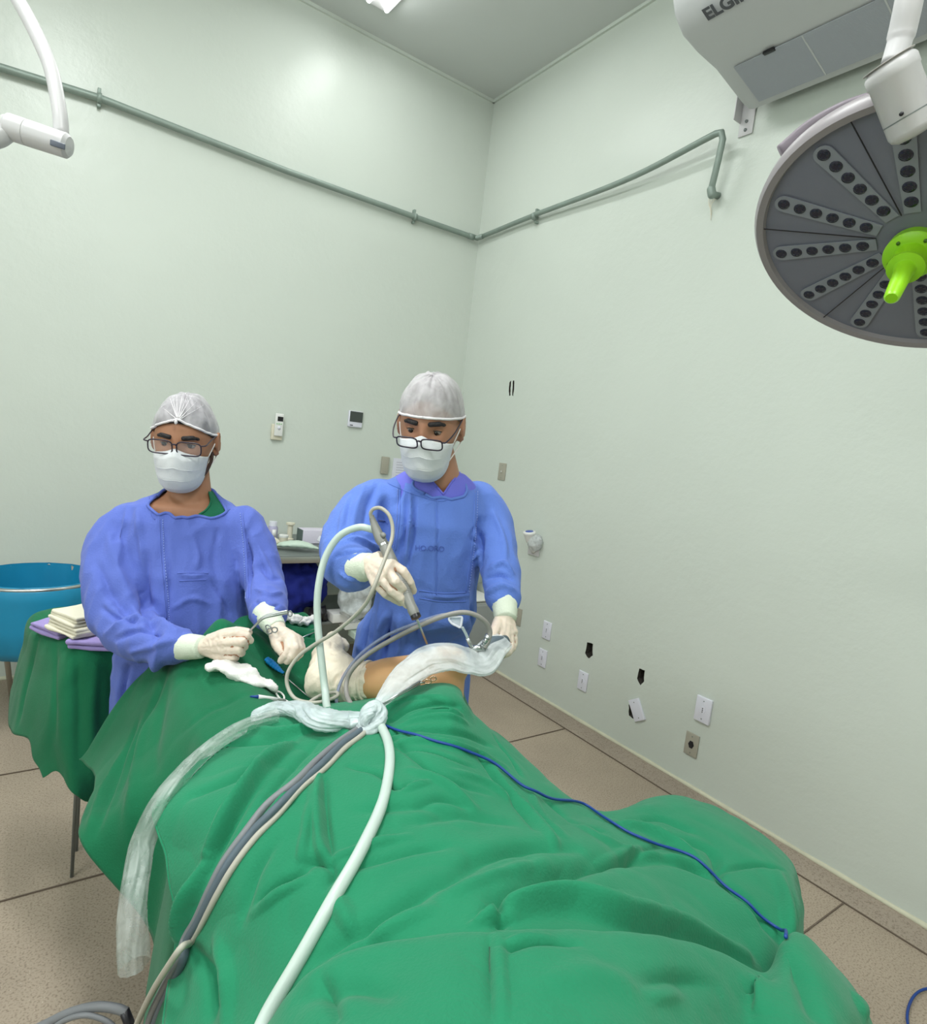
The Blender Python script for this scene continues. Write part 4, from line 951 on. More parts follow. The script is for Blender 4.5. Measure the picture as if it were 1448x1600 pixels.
def drape_body():
    R = [
     # far edge tucked down behind the leg and the hoses
     [Q(412, 1118, .985), Q(450, 1108, .99), Q(500, 1102, .99), Q(548, 1096, .99), Q(600, 1085, .99), Q(650, 1062, 1.0), Q(690, 1060, 1.02), Q(716, 1070, 1.04), Q(726, 1092, 1.03), Q(738, 1120, .97), Q(748, 1150, .85), Q(752, 1180, .72)],
     [Q(395, 1132, 1.03), Q(440, 1120, 1.05), Q(495, 1113, 1.06), Q(545, 1106, 1.07), Q(600, 1098, 1.08), Q(652, 1082, 1.11), Q(692, 1076, 1.13), Q(718, 1086, 1.12), Q(727, 1112, 1.07), Q(745, 1135, .99), Q(762, 1170, .86), Q(770, 1200, .72)],
     [Q(352, 1160, 1.03), Q(412, 1145, 1.05), Q(480, 1142, 1.065), Q(545, 1140, 1.08), Q(604, 1133, 1.09), Q(660, 1118, 1.11), Q(705, 1115, 1.12), Q(740, 1128, 1.09), Q(768, 1142, 1.04), Q(790, 1160, .97), Q(806, 1200, .84), Q(812, 1230, .70)],
     [Q(300, 1205, 1.02), Q(370, 1192, 1.045), Q(445, 1187, 1.065), Q(520, 1183, 1.08), Q(590, 1178, 1.09), Q(655, 1168, 1.10), Q(712, 1165, 1.10), Q(760, 1168, 1.07), Q(802, 1175, 1.03), Q(832, 1198, .97), Q(852, 1240, .84), Q(858, 1275, .70)],
     [Q(243, 1262, 1.00), Q(322, 1250, 1.04), Q(405, 1242, 1.065), Q(488, 1238, 1.08), Q(566, 1234, 1.09), Q(640, 1226, 1.10), Q(706, 1222, 1.095), Q(766, 1220, 1.07), Q(830, 1222, 1.03), Q(884, 1244, .97), Q(905, 1285, .86), Q(912, 1320, .74)],
     [Q(262, 1338, .965), Q(342, 1325, 1.02), Q(428, 1316, 1.055), Q(515, 1308, 1.075), Q(600, 1302, 1.085), Q(680, 1292, 1.09), Q(754, 1284, 1.08), Q(824, 1276, 1.05), Q(890, 1268, 1.0), Q(943, 1275, .96), Q(985, 1264, .93), Q(1000, 1256, .87)],
     [Q(272, 1400, .93), Q(362, 1394, 1.00), Q(456, 1386, 1.045), Q(550, 1378, 1.07), Q(645, 1368, 1.085), Q(736, 1356, 1.09), Q(818, 1340, 1.08), Q(895, 1322, 1.05), Q(962, 1306, 1.0), Q(1015, 1284, .955), Q(1050, 1258, .935), Q(1062, 1246, .88)],
     [Q(280, 1450, .90), Q(380, 1452, .985), Q(486, 1444, 1.04), Q(592, 1434, 1.075), Q(696, 1420, 1.09), Q(790, 1400, 1.095), Q(875, 1380, 1.075), Q(952, 1360, 1.04), Q(1022, 1342, .99), Q(1080, 1318, .95), Q(1128, 1288, .93), Q(1145, 1276, .87)],
     [Q(272, 1512, .86), Q(386, 1520, .965), Q(502, 1512, 1.035), Q(618, 1500, 1.075), Q(730, 1482, 1.095), Q(832, 1458, 1.10), Q(922, 1430, 1.08), Q(1004, 1412, 1.03), Q(1080, 1396, .975), Q(1150, 1378, .945), Q(1212, 1348, .925), Q(1230, 1338, .86)],
     [Q(262, 1580, .84), Q(386, 1595, .95), Q(512, 1590, 1.03), Q(636, 1576, 1.075), Q(756, 1552, 1.10), Q(866, 1520, 1.105), Q(962, 1490, 1.08), Q(1050, 1470, 1.02), Q(1130, 1452, .96), Q(1198, 1436, .935), Q(1245, 1415, .915), Q(1252, 1412, .84)],
     [Q(240, 1680, .83), Q(380, 1690, .95), Q(516, 1680, 1.03), Q(650, 1660, 1.08), Q(780, 1630, 1.10), Q(890, 1595, 1.105), Q(990, 1560, 1.06), Q(1080, 1530, 1.0), Q(1160, 1510, .95), Q(1216, 1496, .92), Q(1246, 1478, .90), Q(1256, 1480, .80)],
     [Q(200, 1830, .84), Q(370, 1840, .95), Q(520, 1830, 1.04), Q(670, 1800, 1.09), Q(810, 1760, 1.11), Q(930, 1710, 1.11), Q(1040, 1660, 1.05), Q(1130, 1620, .98), Q(1200, 1590, .93), Q(1260, 1560, .89), Q(1290, 1550, .84), Q(1300, 1550, .75)],
    ]
    me = grid_mesh(R, 320, 320)
    F = [
     # gathers running up the thigh
     ([(610, 1128), (640, 1108), (680, 1098), (716, 1104)], .007, .008), ([(612, 1142), (650, 1126), (700, 1120), (728, 1130)], .006, -.006), ([(604, 1150), (660, 1140), (720, 1146), (765, 1165)], .008, .007), ([(600, 1110), (640, 1093), (685, 1087)], .005, -.005),
     ([(602, 1165), (660, 1160), (730, 1172), (790, 1200)], .008, -.007), ([(606, 1152), (640, 1180), (690, 1215), (760, 1240)], .008, .006), ([(770, 1150), (800, 1190), (815, 1215)], .006, .005), ([(760, 1190), (800, 1245), (850, 1300), (870, 1325)], .008, -.007),
     ([(745, 1180), (790, 1240), (835, 1300)], .007, .007), ([(850, 1250), (900, 1290), (940, 1300)], .010, .006),
     # hollows under the plastic roll
     ([(395, 1140), (440, 1150), (500, 1140), (545, 1150)], .010, -.012), ([(350, 1165), (400, 1160), (455, 1160)], .012, .008), ([(420, 1180), (370, 1215), (300, 1245)], .012, .010), ([(455, 1168), (410, 1210), (370, 1260), (330, 1330)], .010, -.022),
     ([(400, 1225), (360, 1290), (320, 1370)], .014, .010), ([(500, 1160), (440, 1220), (400, 1270)], .009, .006), ([(520, 1165), (460, 1230), (415, 1290)], .008, -.008), ([(330, 1340), (300, 1410), (285, 1470)], .010, -.018),
     # middle: seam and star crease
     ([(500, 1190), (495, 1260), (500, 1320), (518, 1360)], .006, -.008), ([(490, 1230), (478, 1300), (470, 1350)], .006, -.006), ([(507, 1220), (512, 1290), (520, 1340)], .006, .006), ([(470, 1350), (500, 1346), (520, 1362), (512, 1390)], .008, .008),
     ([(400, 1420), (430, 1390), (470, 1366), (490, 1352)], .008, .006), ([(395, 1428), (440, 1395), (480, 1376)], .007, -.006), ([(520, 1370), (600, 1345), (660, 1330), (700, 1325)], .008, .005), ([(515, 1345), (580, 1322), (640, 1310)], .006, -.005),
     ([(430, 1320), (400, 1370), (380, 1440)], .010, .006), ([(520, 1395), (540, 1430), (560, 1470)], .010, -.006),
     ([(545, 1200), (590, 1210), (620, 1235), (640, 1228)], .006, .006), ([(620, 1240), (645, 1232), (670, 1225)], .005, -.005), ([(650, 1260), (690, 1250), (730, 1262)], .008, .005), ([(640, 1205), (690, 1225), (740, 1262)], .008, -.006),
     # broad diagonal folds
     ([(505, 1500), (580, 1450), (650, 1405), (705, 1375)], .014, .009), ([(505, 1520), (590, 1465), (670, 1425)], .010, -.008), ([(700, 1380), (760, 1340), (830, 1325), (900, 1330)], .014, .010), ([(700, 1400), (770, 1372), (850, 1350)], .010, -.006),
     ([(770, 1420), (790, 1405), (870, 1372), (960, 1345), (1040, 1342)], .016, .013), ([(765, 1432), (800, 1425), (880, 1420), (960, 1440), (1060, 1455), (1160, 1495)], .013, -.022), ([(1040, 1342), (1110, 1370), (1165, 1412), (1215, 1470)], .014, .012),
     ([(1000, 1330), (1080, 1352), (1130, 1385)], .010, -.010), ([(1060, 1310), (1110, 1330), (1122, 1360), (1130, 1375)], .012, .010), ([(1120, 1362), (1180, 1352), (1222, 1360)], .006, .006), ([(1120, 1368), (1150, 1400), (1180, 1440)], .008, -.006),
     ([(960, 1290), (1010, 1300), (1060, 1325), (1110, 1370)], .010, -.012), ([(975, 1285), (1030, 1280), (1080, 1300)], .010, .007), ([(1215, 1365), (1228, 1420), (1232, 1470)], .010, -.010), ([(920, 1350), (960, 1338), (1000, 1325)], .008, -.006), ([(980, 1345), (1000, 1330), (1040, 1320)], .006, .005),
     ([(752, 1440), (770, 1425), (782, 1440), (775, 1450)], .010, .012), ([(740, 1448), (765, 1438), (800, 1440)], .006, -.010),
     ([(640, 1290), (720, 1275), (800, 1290)], .012, .006), ([(830, 1240), (845, 1280), (880, 1310)], .008, -.006),
     ([(640, 1120), (690, 1108), (722, 1118)], .004, -.005), ([(630, 1170), (680, 1180), (740, 1200)], .005, .005), ([(700, 1205), (760, 1225), (820, 1270)], .008, -.005), ([(880, 1275), (930, 1310), (990, 1330)], .010, -.006),
     ([(560, 1270), (640, 1262), (700, 1270)], .012, .005), ([(560, 1460), (600, 1500), (640, 1530)], .014, .005), ([(300, 1480), (330, 1530), (330, 1600)], .012, .009), ([(340, 1470), (360, 1530), (355, 1600)], .012, -.009),
    ]
    fold(me, F, 1.5, .85)
    wrinkle(me, .0022, (16, 16, 16), 6); wrinkle(me, .0035, (6, 6, 6), 9, ridged=False)
    o = link('body_drape', me, M['green']); tag(o, 'large bright green drape spread over the patient below the plastic knot', 'drape')
    m = o.modifiers.new('t', 'SOLIDIFY'); m.thickness = .0025
    # stitched hem on the free left edge
    tree = bvh(me); SHEETS.append(me)
    co = co_np(me).reshape(320, 320, 3)
    g = G(); hem = [Vector(co[j, 0]) for j in range(24, 300, 3)]
    g.tube(hem, .004, 8, up=(0, 0, 1), flat=.6); g.build('hem', M['green'], o)
    g = G(); inner = [Vector(co[j, 6]) for j in range(24, 300, 2)]
    for i in range(0, len(inner) - 1, 2): g.tube([inner[i] + V(0, 0, .003), inner[i + 1] + V(0, 0, .003)], .0008, 5)
    g.build('hem_stitching', M['green_old'], o)
drape_body()

def drape_near():
    R = [
     [Q(400, 1630, .99), Q(440, 1580, 1.01), Q(500, 1535, 1.04), Q(575, 1505, 1.06), Q(690, 1490, 1.075), Q(775, 1492, 1.08), Q(870, 1482, 1.08), Q(1010, 1484, 1.04), Q(1120, 1510, .99), Q(1198, 1545, .955), Q(1230, 1500, .95), Q(1262, 1500, .93), Q(1290, 1525, .88)],
     [Q(418, 1615, 1.015), Q(458, 1550, 1.045), Q(505, 1511, 1.075), Q(580, 1482, 1.095), Q(696, 1466, 1.11), Q(770, 1462, 1.115), Q(865, 1459, 1.115), Q(1008, 1464, 1.085), Q(1113, 1486, 1.035), Q(1196, 1524, .99), Q(1226, 1478, 1.0), Q(1252, 1464, .985), Q(1300, 1510, .93)],
     [Q(405, 1650, 1.015), Q(452, 1590, 1.05), Q(508, 1550, 1.08), Q(586, 1518, 1.10), Q(694, 1500, 1.12), Q(772, 1494, 1.12), Q(866, 1488, 1.125), Q(1000, 1496, 1.10), Q(1104, 1518, 1.05), Q(1184, 1552, 1.005), Q(1234, 1520, 1.02), Q(1284, 1512, 1.0), Q(1336, 1552, .93)],
     [Q(380, 1700, 1.01), Q(440, 1650, 1.05), Q(508, 1610, 1.085), Q(592, 1580, 1.11), Q(690, 1560, 1.125), Q(774, 1550, 1.125), Q(866, 1545, 1.13), Q(985, 1555, 1.11), Q(1084, 1578, 1.06), Q(1168, 1600, 1.015), Q(1240, 1585, 1.03), Q(1312, 1574, 1.0), Q(1362, 1606, .92)],
     [Q(350, 1790, 1.0), Q(430, 1740, 1.05), Q(508, 1700, 1.09), Q(600, 1670, 1.12), Q(690, 1650, 1.13), Q(776, 1640, 1.13), Q(866, 1635, 1.135), Q(975, 1640, 1.12), Q(1070, 1660, 1.07), Q(1160, 1680, 1.02), Q(1240, 1665, 1.03), Q(1320, 1640, 1.0), Q(1376, 1660, .9)],
     [Q(300, 1990, 1.0), Q(410, 1940, 1.05), Q(508, 1890, 1.10), Q(610, 1850, 1.13), Q(690, 1830, 1.14), Q(778, 1810, 1.14), Q(866, 1800, 1.14), Q(970, 1800, 1.12), Q(1070, 1810, 1.08), Q(1170, 1800, 1.03), Q(1260, 1770, 1.02), Q(1350, 1740, .98), Q(1410, 1730, .88)],
    ]
    me = grid_mesh(R, 260, 150)
    fold(me, [([(777, 1466), (779, 1520), (784, 1600)], .006, -.006), ([(768, 1464), (770, 1520), (772, 1598)], .008, .004), ([(790, 1490), (840, 1478), (900, 1480)], .006, .006), ([(790, 1480), (820, 1472), (860, 1470)], .004, -.004),
              ([(1000, 1545), (1060, 1535), (1110, 1540)], .012, .006), ([(1010, 1560), (1060, 1550)], .008, -.006), ([(1170, 1545), (1195, 1560), (1190, 1598)], .016, -.014), ([(1225, 1490), (1255, 1540), (1275, 1598)], .016, .010), ([(1330, 1560), (1340, 1590)], .008, -.008),
              ([(500, 1525), (520, 1570), (530, 1598)], .008, .006), ([(470, 1560), (560, 1545), (620, 1560)], .012, .006), ([(850, 1540), (930, 1530), (990, 1545)], .016, -.005)], 1.5, .9)
    wrinkle(me, .003, (7, 7, 7), 12, ridged=False); wrinkle(me, .001, (22, 22, 22), 13)
    o = link('upper_drape', me, M['green']); tag(o, 'nearest bright green drape lying over the larger one at the bottom edge', 'drape')
    m = o.modifiers.new('t', 'SOLIDIFY'); m.thickness = .0035
    SHEETS.append(me)
drape_near()
TREES = [bvh(m_) for m_ in SHEETS]
def on(px, py, off=0.0, which=None):
    """point lying on the topmost cloth below picture position"""
    r = ray(px, py).normalized(); best = None
    for i, t in enumerate(TREES):
        if which is not None and i not in which: continue
        h = t.ray_cast(CAM, r)
        if h[0] is not None and (best is None or h[3] < best[3]): best = h
    if best is None: return None
    n = best[1]; n = n if n.dot(r) < 0 else -n
    return best[0] + n * off
# ------------------------------------------------------------------ people
def head_shape(chin=.0):
    nu, nv = 120, 90; vs = []; fs = []
    for j in range(nv + 1):
        th = math.pi * j / nv
        for i in range(nu):
            ph = 2 * math.pi * i / nu
            dx, dy, dz = math.sin(th) * math.sin(ph), math.sin(th) * math.cos(ph), math.cos(th)
            z = dz * .122
            w = .077; dep = .098
            if dz < .05:
                t = min(1, (.05 - dz) / 1.05); w *= (1 - .30 * t ** 1.5)
                if dy > 0: dep *= (1 - .12 * t)
                else: dep *= (1 - .42 * t ** .8)
            e = .86 if dz < .5 else .95
            sx = math.copysign(abs(dx) ** .93, dx); sy = math.copysign(abs(dy) ** e, dy)
            x = sx * w; y = sy * dep
            y += -.006 if dy < 0 else 0
            if dy > 0:
                g_ = lambda cx_, cz_, sx_, sz_: math.exp(-((x - cx_) / sx_) ** 2 - ((z - cz_) / sz_) ** 2)
                y += .006 * g_(0, -.108, .028, .02)                      # chin
                y += .010 * g_(0, .006, .010, .022) + .024 * g_(0, -.030, .013, .020) + .008 * g_(.011, -.037, .008, .008) + .008 * g_(-.011, -.037, .008, .008)
                y += .004 * g_(.032, .034, .026, .009) + .004 * g_(-.032, .034, .026, .009)
                y -= .011 * (g_(.032, .012, .017, .013) + g_(-.032, .012, .017, .013))
                y += .005 * (g_(.045, -.022, .02, .018) + g_(-.045, -.022, .02, .018))
                y += .006 * g_(0, -.070, .024, .010) - .003 * g_(0, -.0695, .022, .002)
            vs.append(V(x, y, z))
    for j in range(nv):
        for i in range(nu):
            i2 = (i + 1) % nu; fs.append((j * nu + i, (j + 1) * nu + i, (j + 1) * nu + i2, j * nu + i2))
    return vs, fs

def hand_mesh(h, scale=1.0, vox=.0017):
    """h: dict wrist, fingers: list of 4 joint lists (index..little) with 4 points, thumb: 4 points (all world)"""
    g = G(); w = h['wrist']; mcps = [f[0] for f in h['fingers']]
    rr = [.0105, .0108, .0103, .0092]
    for k, f in enumerate(h['fingers']):
        r = rr[k] * scale
        g.chain(f, [r * 1.08, r, r * .93, r * .82], 14)
        g.capsule(w.lerp(f[0], .18), f[0], .0155 * scale, .0125 * scale, 14)
    for a, b in zip(mcps[:-1], mcps[1:]):
        m1 = w.lerp(a, .6); m2 = w.lerp(b, .6); g.capsule(m1, m2, .0145 * scale, .0145 * scale, 14)
        g.capsule(a, b, .0115 * scale, .0115 * scale, 12)
        g.capsule(w.lerp(a, .85), w.lerp(b, .85), .0125 * scale, .0125 * scale, 12)
    t = h['thumb']; g.chain(t, [.015 * scale, .0125 * scale, .0112 * scale, .0095 * scale], 14)
    g.capsule(w, t[0], .017 * scale, .0155 * scale, 14); g.capsule(t[1], w.lerp(mcps[0], .75), .0115 * scale, .0115 * scale, 12)
    g.capsule(h['arm'], w, .026 * scale, .021 * scale, 18)
    return g

def cut_plane(me, pts, keep_below=V(0, 0, -1), near=None, rad=.3, wedge=None):
    bm = bmesh.new(); bm.from_mesh(me)
    a, b, c = pts; n = (b - a).cross(c - a).normalized()
    if n.z < 0: n = -n
    planes = [(a, n)] + (wedge or [])
    for (o_, n_) in planes:
        bmesh.ops.bisect_plane(bm, geom=bm.verts[:] + bm.edges[:] + bm.faces[:], plane_co=o_, plane_no=n_, dist=1e-5)
    kill = []
    for f in bm.faces:
        q = f.calc_center_median()
        if near is not None and (q - near).length > rad: continue
        up = (q - a).dot(n) > 0
        wd = wedge and all((q - o_).dot(n_) > 0 for o_, n_ in wedge)
        if up or wd: kill.append(f)
    bmesh.ops.delete(bm, geom=kill, context='FACES')
    # ordered boundary near the neck
    loops = []; edges = [e for e in bm.edges if e.is_boundary]; left = set(edges)
    while left:
        e = left.pop(); loop = [e.verts[0], e.verts[1]]
        while True:
            nx = [x for x in loop[-1].link_edges if x in left]
            if not nx: break
            left.discard(nx[0]); loop.append(nx[0].other_vert(loop[-1]))
        loops.append([v.co.copy() for v in loop])
    bm.to_mesh(me); bm.free(); me.update()
    return max(loops, key=len) if loops else []

def ring(c, S_, F_, a, b, n=48, e=.85):
    out = []
    for k in range(n):
        t = 2 * math.pi * k / n; cs, sn = math.cos(t), math.sin(t)
        out.append(c + S_ * (a * math.copysign(abs(cs) ** e, cs)) + F_ * (b * math.copysign(abs(sn) ** e, sn)))
    return out

def person(sp):
    hc = sp['head']; s = sp['hscale']
    F = (CAM - hc).normalized(); U = V(0, 0, 1); X = U.cross(F).normalized()
    F = (F + X * math.tan(math.radians(sp['yaw']))); F.z = 0; F.normalize(); X = U.cross(F).normalized()
    pr = math.radians(sp['pitch']); F2 = F * math.cos(pr) - U * math.sin(pr); U2 = U * math.cos(pr) + F * math.sin(pr)
    rl = math.radians(sp.get('roll', 0)); X2 = X * math.cos(rl) + U2 * math.sin(rl); U3 = U2 * math.cos(rl) - X * math.sin(rl)
    H = lambda x, y, z: hc + (X2 * x + F2 * y + U3 * z) * s
    HD = lambda x, y, z: (X2 * x + F2 * y + U3 * z)
    R3 = Matrix((X2, F2, U3)).transposed()
    # ---- body surface
    g = G(); vs, fs = head_shape(); g.add([H(*v) for v in vs], fs)
    for sg in (-1, 1):
        Re = R3 @ Matrix.Rotation(sg * math.radians(-14), 3, 'Z') @ Matrix.Rotation(math.radians(-10), 3, 'X')
        g.ell(H(sg * .081, -.008, -.004), (.008 * s, .019 * s, .032 * s), Re)
        pts = [H(sg * (.086), -.008 + .019 * math.sin(a_), -.002 + .031 * math.cos(a_)) for a_ in [math.radians(x) for x in range(-150, 200, 25)]]
        g.tube(pts, .0042 * s, 8)
        g.ell(H(sg * .080, .0, -.028), (.006 * s, .010 * s, .011 * s), Re)
    nb = sp['neckbase']; g.chain([H(0, -.022, -.06), nb], [.054 * s, .060 * s], 28)
    S_, Fb = sp['S'], sp['F']
    tr = []
    for (c, a, b) in sp['torso']:
        k_ = len(tr); tr.append(ring(c - Fb * .004, S_, Fb, max(.03, a - (.014 if k_ < 3 else .034)), max(.03, b - (.012 if k_ < 3 else .020))))
    g.loft(tr)
    for (pts, rad) in sp['sleeves']:
        q, r = path(pts, 9, rad); g.chain(q, [max(.02, x * .50) for x in r], 18)
    hp = sp['torso'][-4][0]
    for sg in (-1, 1):
        hip = V(hp.x + sp.get('legx', 0), hp.y, .92) + S_ * .07 * sg; kn = V(hip.x, hip.y, .5) + Fb * .02 + S_ * .02 * sg; an = V(kn.x, kn.y, .08) - Fb * .02
        g.chain([hip, kn, an], [.085, .055, .038], 20); g.chain([an, an + Fb * .13 + V(0, 0, -.045)], [.038, .026], 14)
    for h in sp['hands']:
        q = hand_mesh(h, .90); g.add(q.v, q.f)
    me = remesh(g.mesh(), .0038, 3, .5)
    body = link('person', me, sp['skin']); tag(body, sp['label'], 'person')
    # trousers and shoes below the gown
    g = G()
    for sg in (-1, 1):
        hip = V(hp.x + sp.get('legx', 0), hp.y, .90) + S_ * .07 * sg; kn = V(hip.x, hip.y, .5) + Fb * .02 + S_ * .02 * sg; an = V(kn.x, kn.y, .10) - Fb * .02
        g.tube(crv([hip, kn, an], 16), [.095] * 5 + [.075] * 6 + [.066] * 5, 20)
    link('trousers', remesh(g.mesh(), .012, 4), sp['scrub'], body)
    for sg in (-1, 1):
        kn = V(hp.x + sp.get('legx', 0), hp.y, 0) + S_ * .09 * sg
        g = G(); g.chain([kn + V(0, 0, .045), kn + Fb * .12 + V(0, 0, .035)], [.045, .036], 18); g.box(kn + Fb * .06 + V(0, 0, .012), (.085, .22, .022), Matrix((S_, Fb, V(0, 0, 1))).transposed(), bev=.008)
        g.build('shoe', M['white'], body)
    # ---- face
    for sg in (-1, 1):
        ce = H(sg * .032, .0735, .011)
        G().ell(ce, (.0120 * s,) * 3).build('eye', M['eye'], body)
        gz = (HD(0, 1, sp.get('gaze', -.1)) + X2 * sp.get('gazex', 0)).normalized()
        G().ell(ce + gz * .0060 * s, (.0078 * s,) * 3).build('iris', M['iris'], body)
        g = G(); g.ell(ce + HD(0, -.0004, .0), (.0136 * s,) * 3); me = g.mesh('lid')
        bm = bmesh.new(); bm.from_mesh(me)
        n_ = HD(0, .35, -1).normalized(); bmesh.ops.bisect_plane(bm, geom=bm.verts[:] + bm.edges[:] + bm.faces[:], plane_co=ce + HD(0, .01, .0045) * s, plane_no=n_, clear_outer=True)
        bm.to_mesh(me); bm.free(); link('eyelid', me, sp['skin'], body)
        me = g.mesh('lid'); bm = bmesh.new(); bm.from_mesh(me)
        n_ = HD(0, .3, 1).normalized(); bmesh.ops.bisect_plane(bm, geom=bm.verts[:] + bm.edges[:] + bm.faces[:], plane_co=ce + HD(0, .01, -.0050) * s, plane_no=n_, clear_outer=True)
        bm.to_mesh(me); bm.free(); link('eyelid', me, sp['skin'], body)
        pts = [H(sg * x, y, z) for x, y, z in ((.013, .095, .033), (.026, .0955, .0355), (.040, .088, .0355), (.052, .073, .029))]
        G().tube(crv(pts, 14), [.0035 * s] + [.0062 * s] * 9 + [.0045 * s] * 3 + [.0025 * s], 10, up=U3, flat=1.0).build('eyebrow', M['hair'], body)
        pts = [H(sg * x, y, z) for x, y, z in ((.020, .0825, .0125), (.032, .0885, .0172), (.045, .0785, .0125))]
        G().tube(crv(pts, 10), .0011 * s, 6).build('eyelashes', M['hair'], body)
    # ---- hair
    def shell(edge, k, thick=0.0, puff=0.0, nphi=96, nt=40, wr=0, seed=0, ftop=1.0):
        vs = []; fs = []; off = seed * 3.3
        for j in range(nt + 1):
            t = j / nt
            for i in range(nphi):
                ph = 2 * math.pi * i / nphi        # 0 = front
                el = edge(ph); e = el + (math.pi / 2 - el) * t
                dx, dy, dz = math.cos(e) * math.sin(ph), math.cos(e) * math.cos(ph), math.sin(e)
                w, dp, hh = .077, .098, .122
                sx = math.copysign(abs(dx) ** .93, dx); sy = math.copysign(abs(dy) ** .9, dy)
                p = V(sx * w, sy * dp - (.006 if dy < 0 else 0), dz * hh)
                q = p * k + p.normalized() * puff * math.sin(math.pi * min(1, t * 1.0 + .03)) ** .5
                if wr: q = q + p.normalized() * wr * noise.noise(V(ph * 5 + off if i < nphi - 1 else off, e * 2.2, off))
                vs.append(H(*q))
        for j in range(nt):
            for i in range(nphi):
                i2 = (i + 1) % nphi; fs.append((j * nphi + i, j * nphi + i2, (j + 1) * nphi + i2, (j + 1) * nphi + i))
        return vs, fs, nphi
    vs, fs, _ = shell(sp['hairline'], 1.025); me = mesh_from('hair', vs, fs); link('hair', me, sp['hair'], body)
    # ---- cap
    vs, fs, npi = shell(sp['capedge'], 1.06, puff=sp.get('puff', .006), wr=.006, seed=sp['seed'])
    me = mesh_from('cap', vs, fs); cap = link('surgical_cap', me, sp['capmat'], body)
    G().tube([v for v in vs[:npi]] + [vs[0]], .0032, 8, cap=False).build('elastic_edge', M['cap_edge'], cap)
    tree = bvh(me)
    for (a, b, w_) in sp['pleats']:
        pts = []
        for p in cr([(x, y, 0) for x, y in (a, b)] if len((a, b)) == 2 else 0, 12):
            h = tree.ray_cast(CAM, ray(p[0], p[1]).normalized())
            if h[0] is not None: pts.append(h[0])
        if len(pts) > 2: G().tube(pts, [w_ * (1 - .75 * i / (len(pts) - 1)) for i in range(len(pts))], 6).build('pleat', M['cap_edge'], cap)
    if sp.get('knot'):
        G().ell(H(*sp['knot']), (.004, .004, .006)).build('knot', M['cap_edge'], cap)
    if sp.get('stubble'):
        for sg in (-1, 1):
            pts = [H(sg * x, y, z) for x, y, z in ((.0745, .012, -.022), (.073, .016, -.045), (.066, .028, -.068), (.056, .045, -.088))]
            G().tube(crv(pts, 12), [.006, .0075, .009, .009, .009, .009, .009, .009, .009, .008, .007, .004], 10, up=X2, flat=.45).build('beard_stubble', M['stubble'], body)
    # ---- mask
    ns, nt = 61, 41; vs = []; fs = []
    for j in range(nt):
        t = j / (nt - 1)
        for i in range(ns):
            u = -1 + 2 * i / (ns - 1); a = u * math.radians(84)
            yc = float(np.interp(t, [0, .12, .35, .6, .85, 1], [.111, .124, .131, .127, .112, .088]))
            x = (.0700 - .012 * t) * math.copysign(abs(math.sin(a)) ** 1.05, a); y = .022 + (yc - .022) * max(0, math.cos(a)) ** .72
            zt = .001 - .030 * abs(u) ** 1.3 + .006 * math.exp(-(u / .16) ** 2); zb = -.126 + .036 * abs(u) ** 2.4
            z = zt + (zb - zt) * t
            y += .0024 * math.sin(t * 9.5 + .6) * math.exp(-((t - .45) / .35) ** 2) * (1 - abs(u) ** 4) + .0016 * noise.noise(V(u * 5, t * 6, sp['seed']))
            vs.append(H(x, y, z))
    for j in range(nt - 1):
        for i in range(ns - 1): fs.append((j * ns + i, j * ns + i + 1, (j + 1) * ns + i + 1, (j + 1) * ns + i))
    me = mesh_from('mask', vs, fs); mk = link('face_mask', me, M['mask'], body)
    sm = mk.modifiers.new('t', 'SOLIDIFY'); sm.thickness = .0015
    G().tube([vs[i] for i in range(ns)], .0013 * s, 6).build('nose_wire_edge', M['mask_strap'], mk)
    for t_ in (14, 25): G().tube([vs[t_ * ns + i] + F2 * .0012 for i in range(3, ns - 3)], .0011, 6).build('mask_pleat', M['mask'], mk)
    for sg in (-1, 1):
        k_ = 0 if sg < 0 else ns - 1
        a = vs[k_]; b = vs[(nt - 8) * ns + k_]
        G().tube(crv([a, H(sg * .081, .012, .004), H(sg * .086, -.008, .028)], 12), .0016, 6).build('ear_loop', M['mask_strap'], mk)
        G().tube(crv([b, H(sg * .078, .010, -.05), H(sg * .082, -.012, -.035)], 12), .0016, 6).build('ear_loop', M['mask_strap'], mk)
    # ---- spectacles
    ge = empty('spectacles_tmp'); bpy.data.objects.remove(ge)
    gy, gz, gp = sp['glasses']
    def GL(x, dy, z):    # spectacle plane, pitched
        x *= sp.get('gsc', 1); z *= sp.get('gsc', 1); cp, s_ = math.cos(gp), math.sin(gp); return H(x, gy + dy + z * s_, gz + z * cp)
    g = G()
    for sg in (-1, 1):
        lp = []
        for k in range(33):
            t = 2 * math.pi * k / 32; cs, sn = math.cos(t), math.sin(t); hh = .0165 if sn > 0 else .0175
            lp.append(GL(sg * .0325 + .0275 * math.copysign(abs(cs) ** .5, cs), -.004 * abs(sg * .0325 + .026 * cs) / .06, hh * math.copysign(abs(sn) ** .55, sn)))
        g.tube(lp, .0019 * s, 8, cap=False)
        g.tube(crv([GL(sg * .0605, -.004, .010), GL(sg * .070, -.010, .011), H(sg * .078, (gy) * .6, gz * .6 + .016), H(sg * .0835, .0, .024), H(sg * .082, -.022, .012)], 16), .0019 * s, 8)
    g.tube(crv([GL(-.0065, 0, .006), GL(0, .002, .010), GL(.0065, 0, .006)], 8), .0022 * s, 8)
    gl = g.build('spectacles', M['frame'], body)
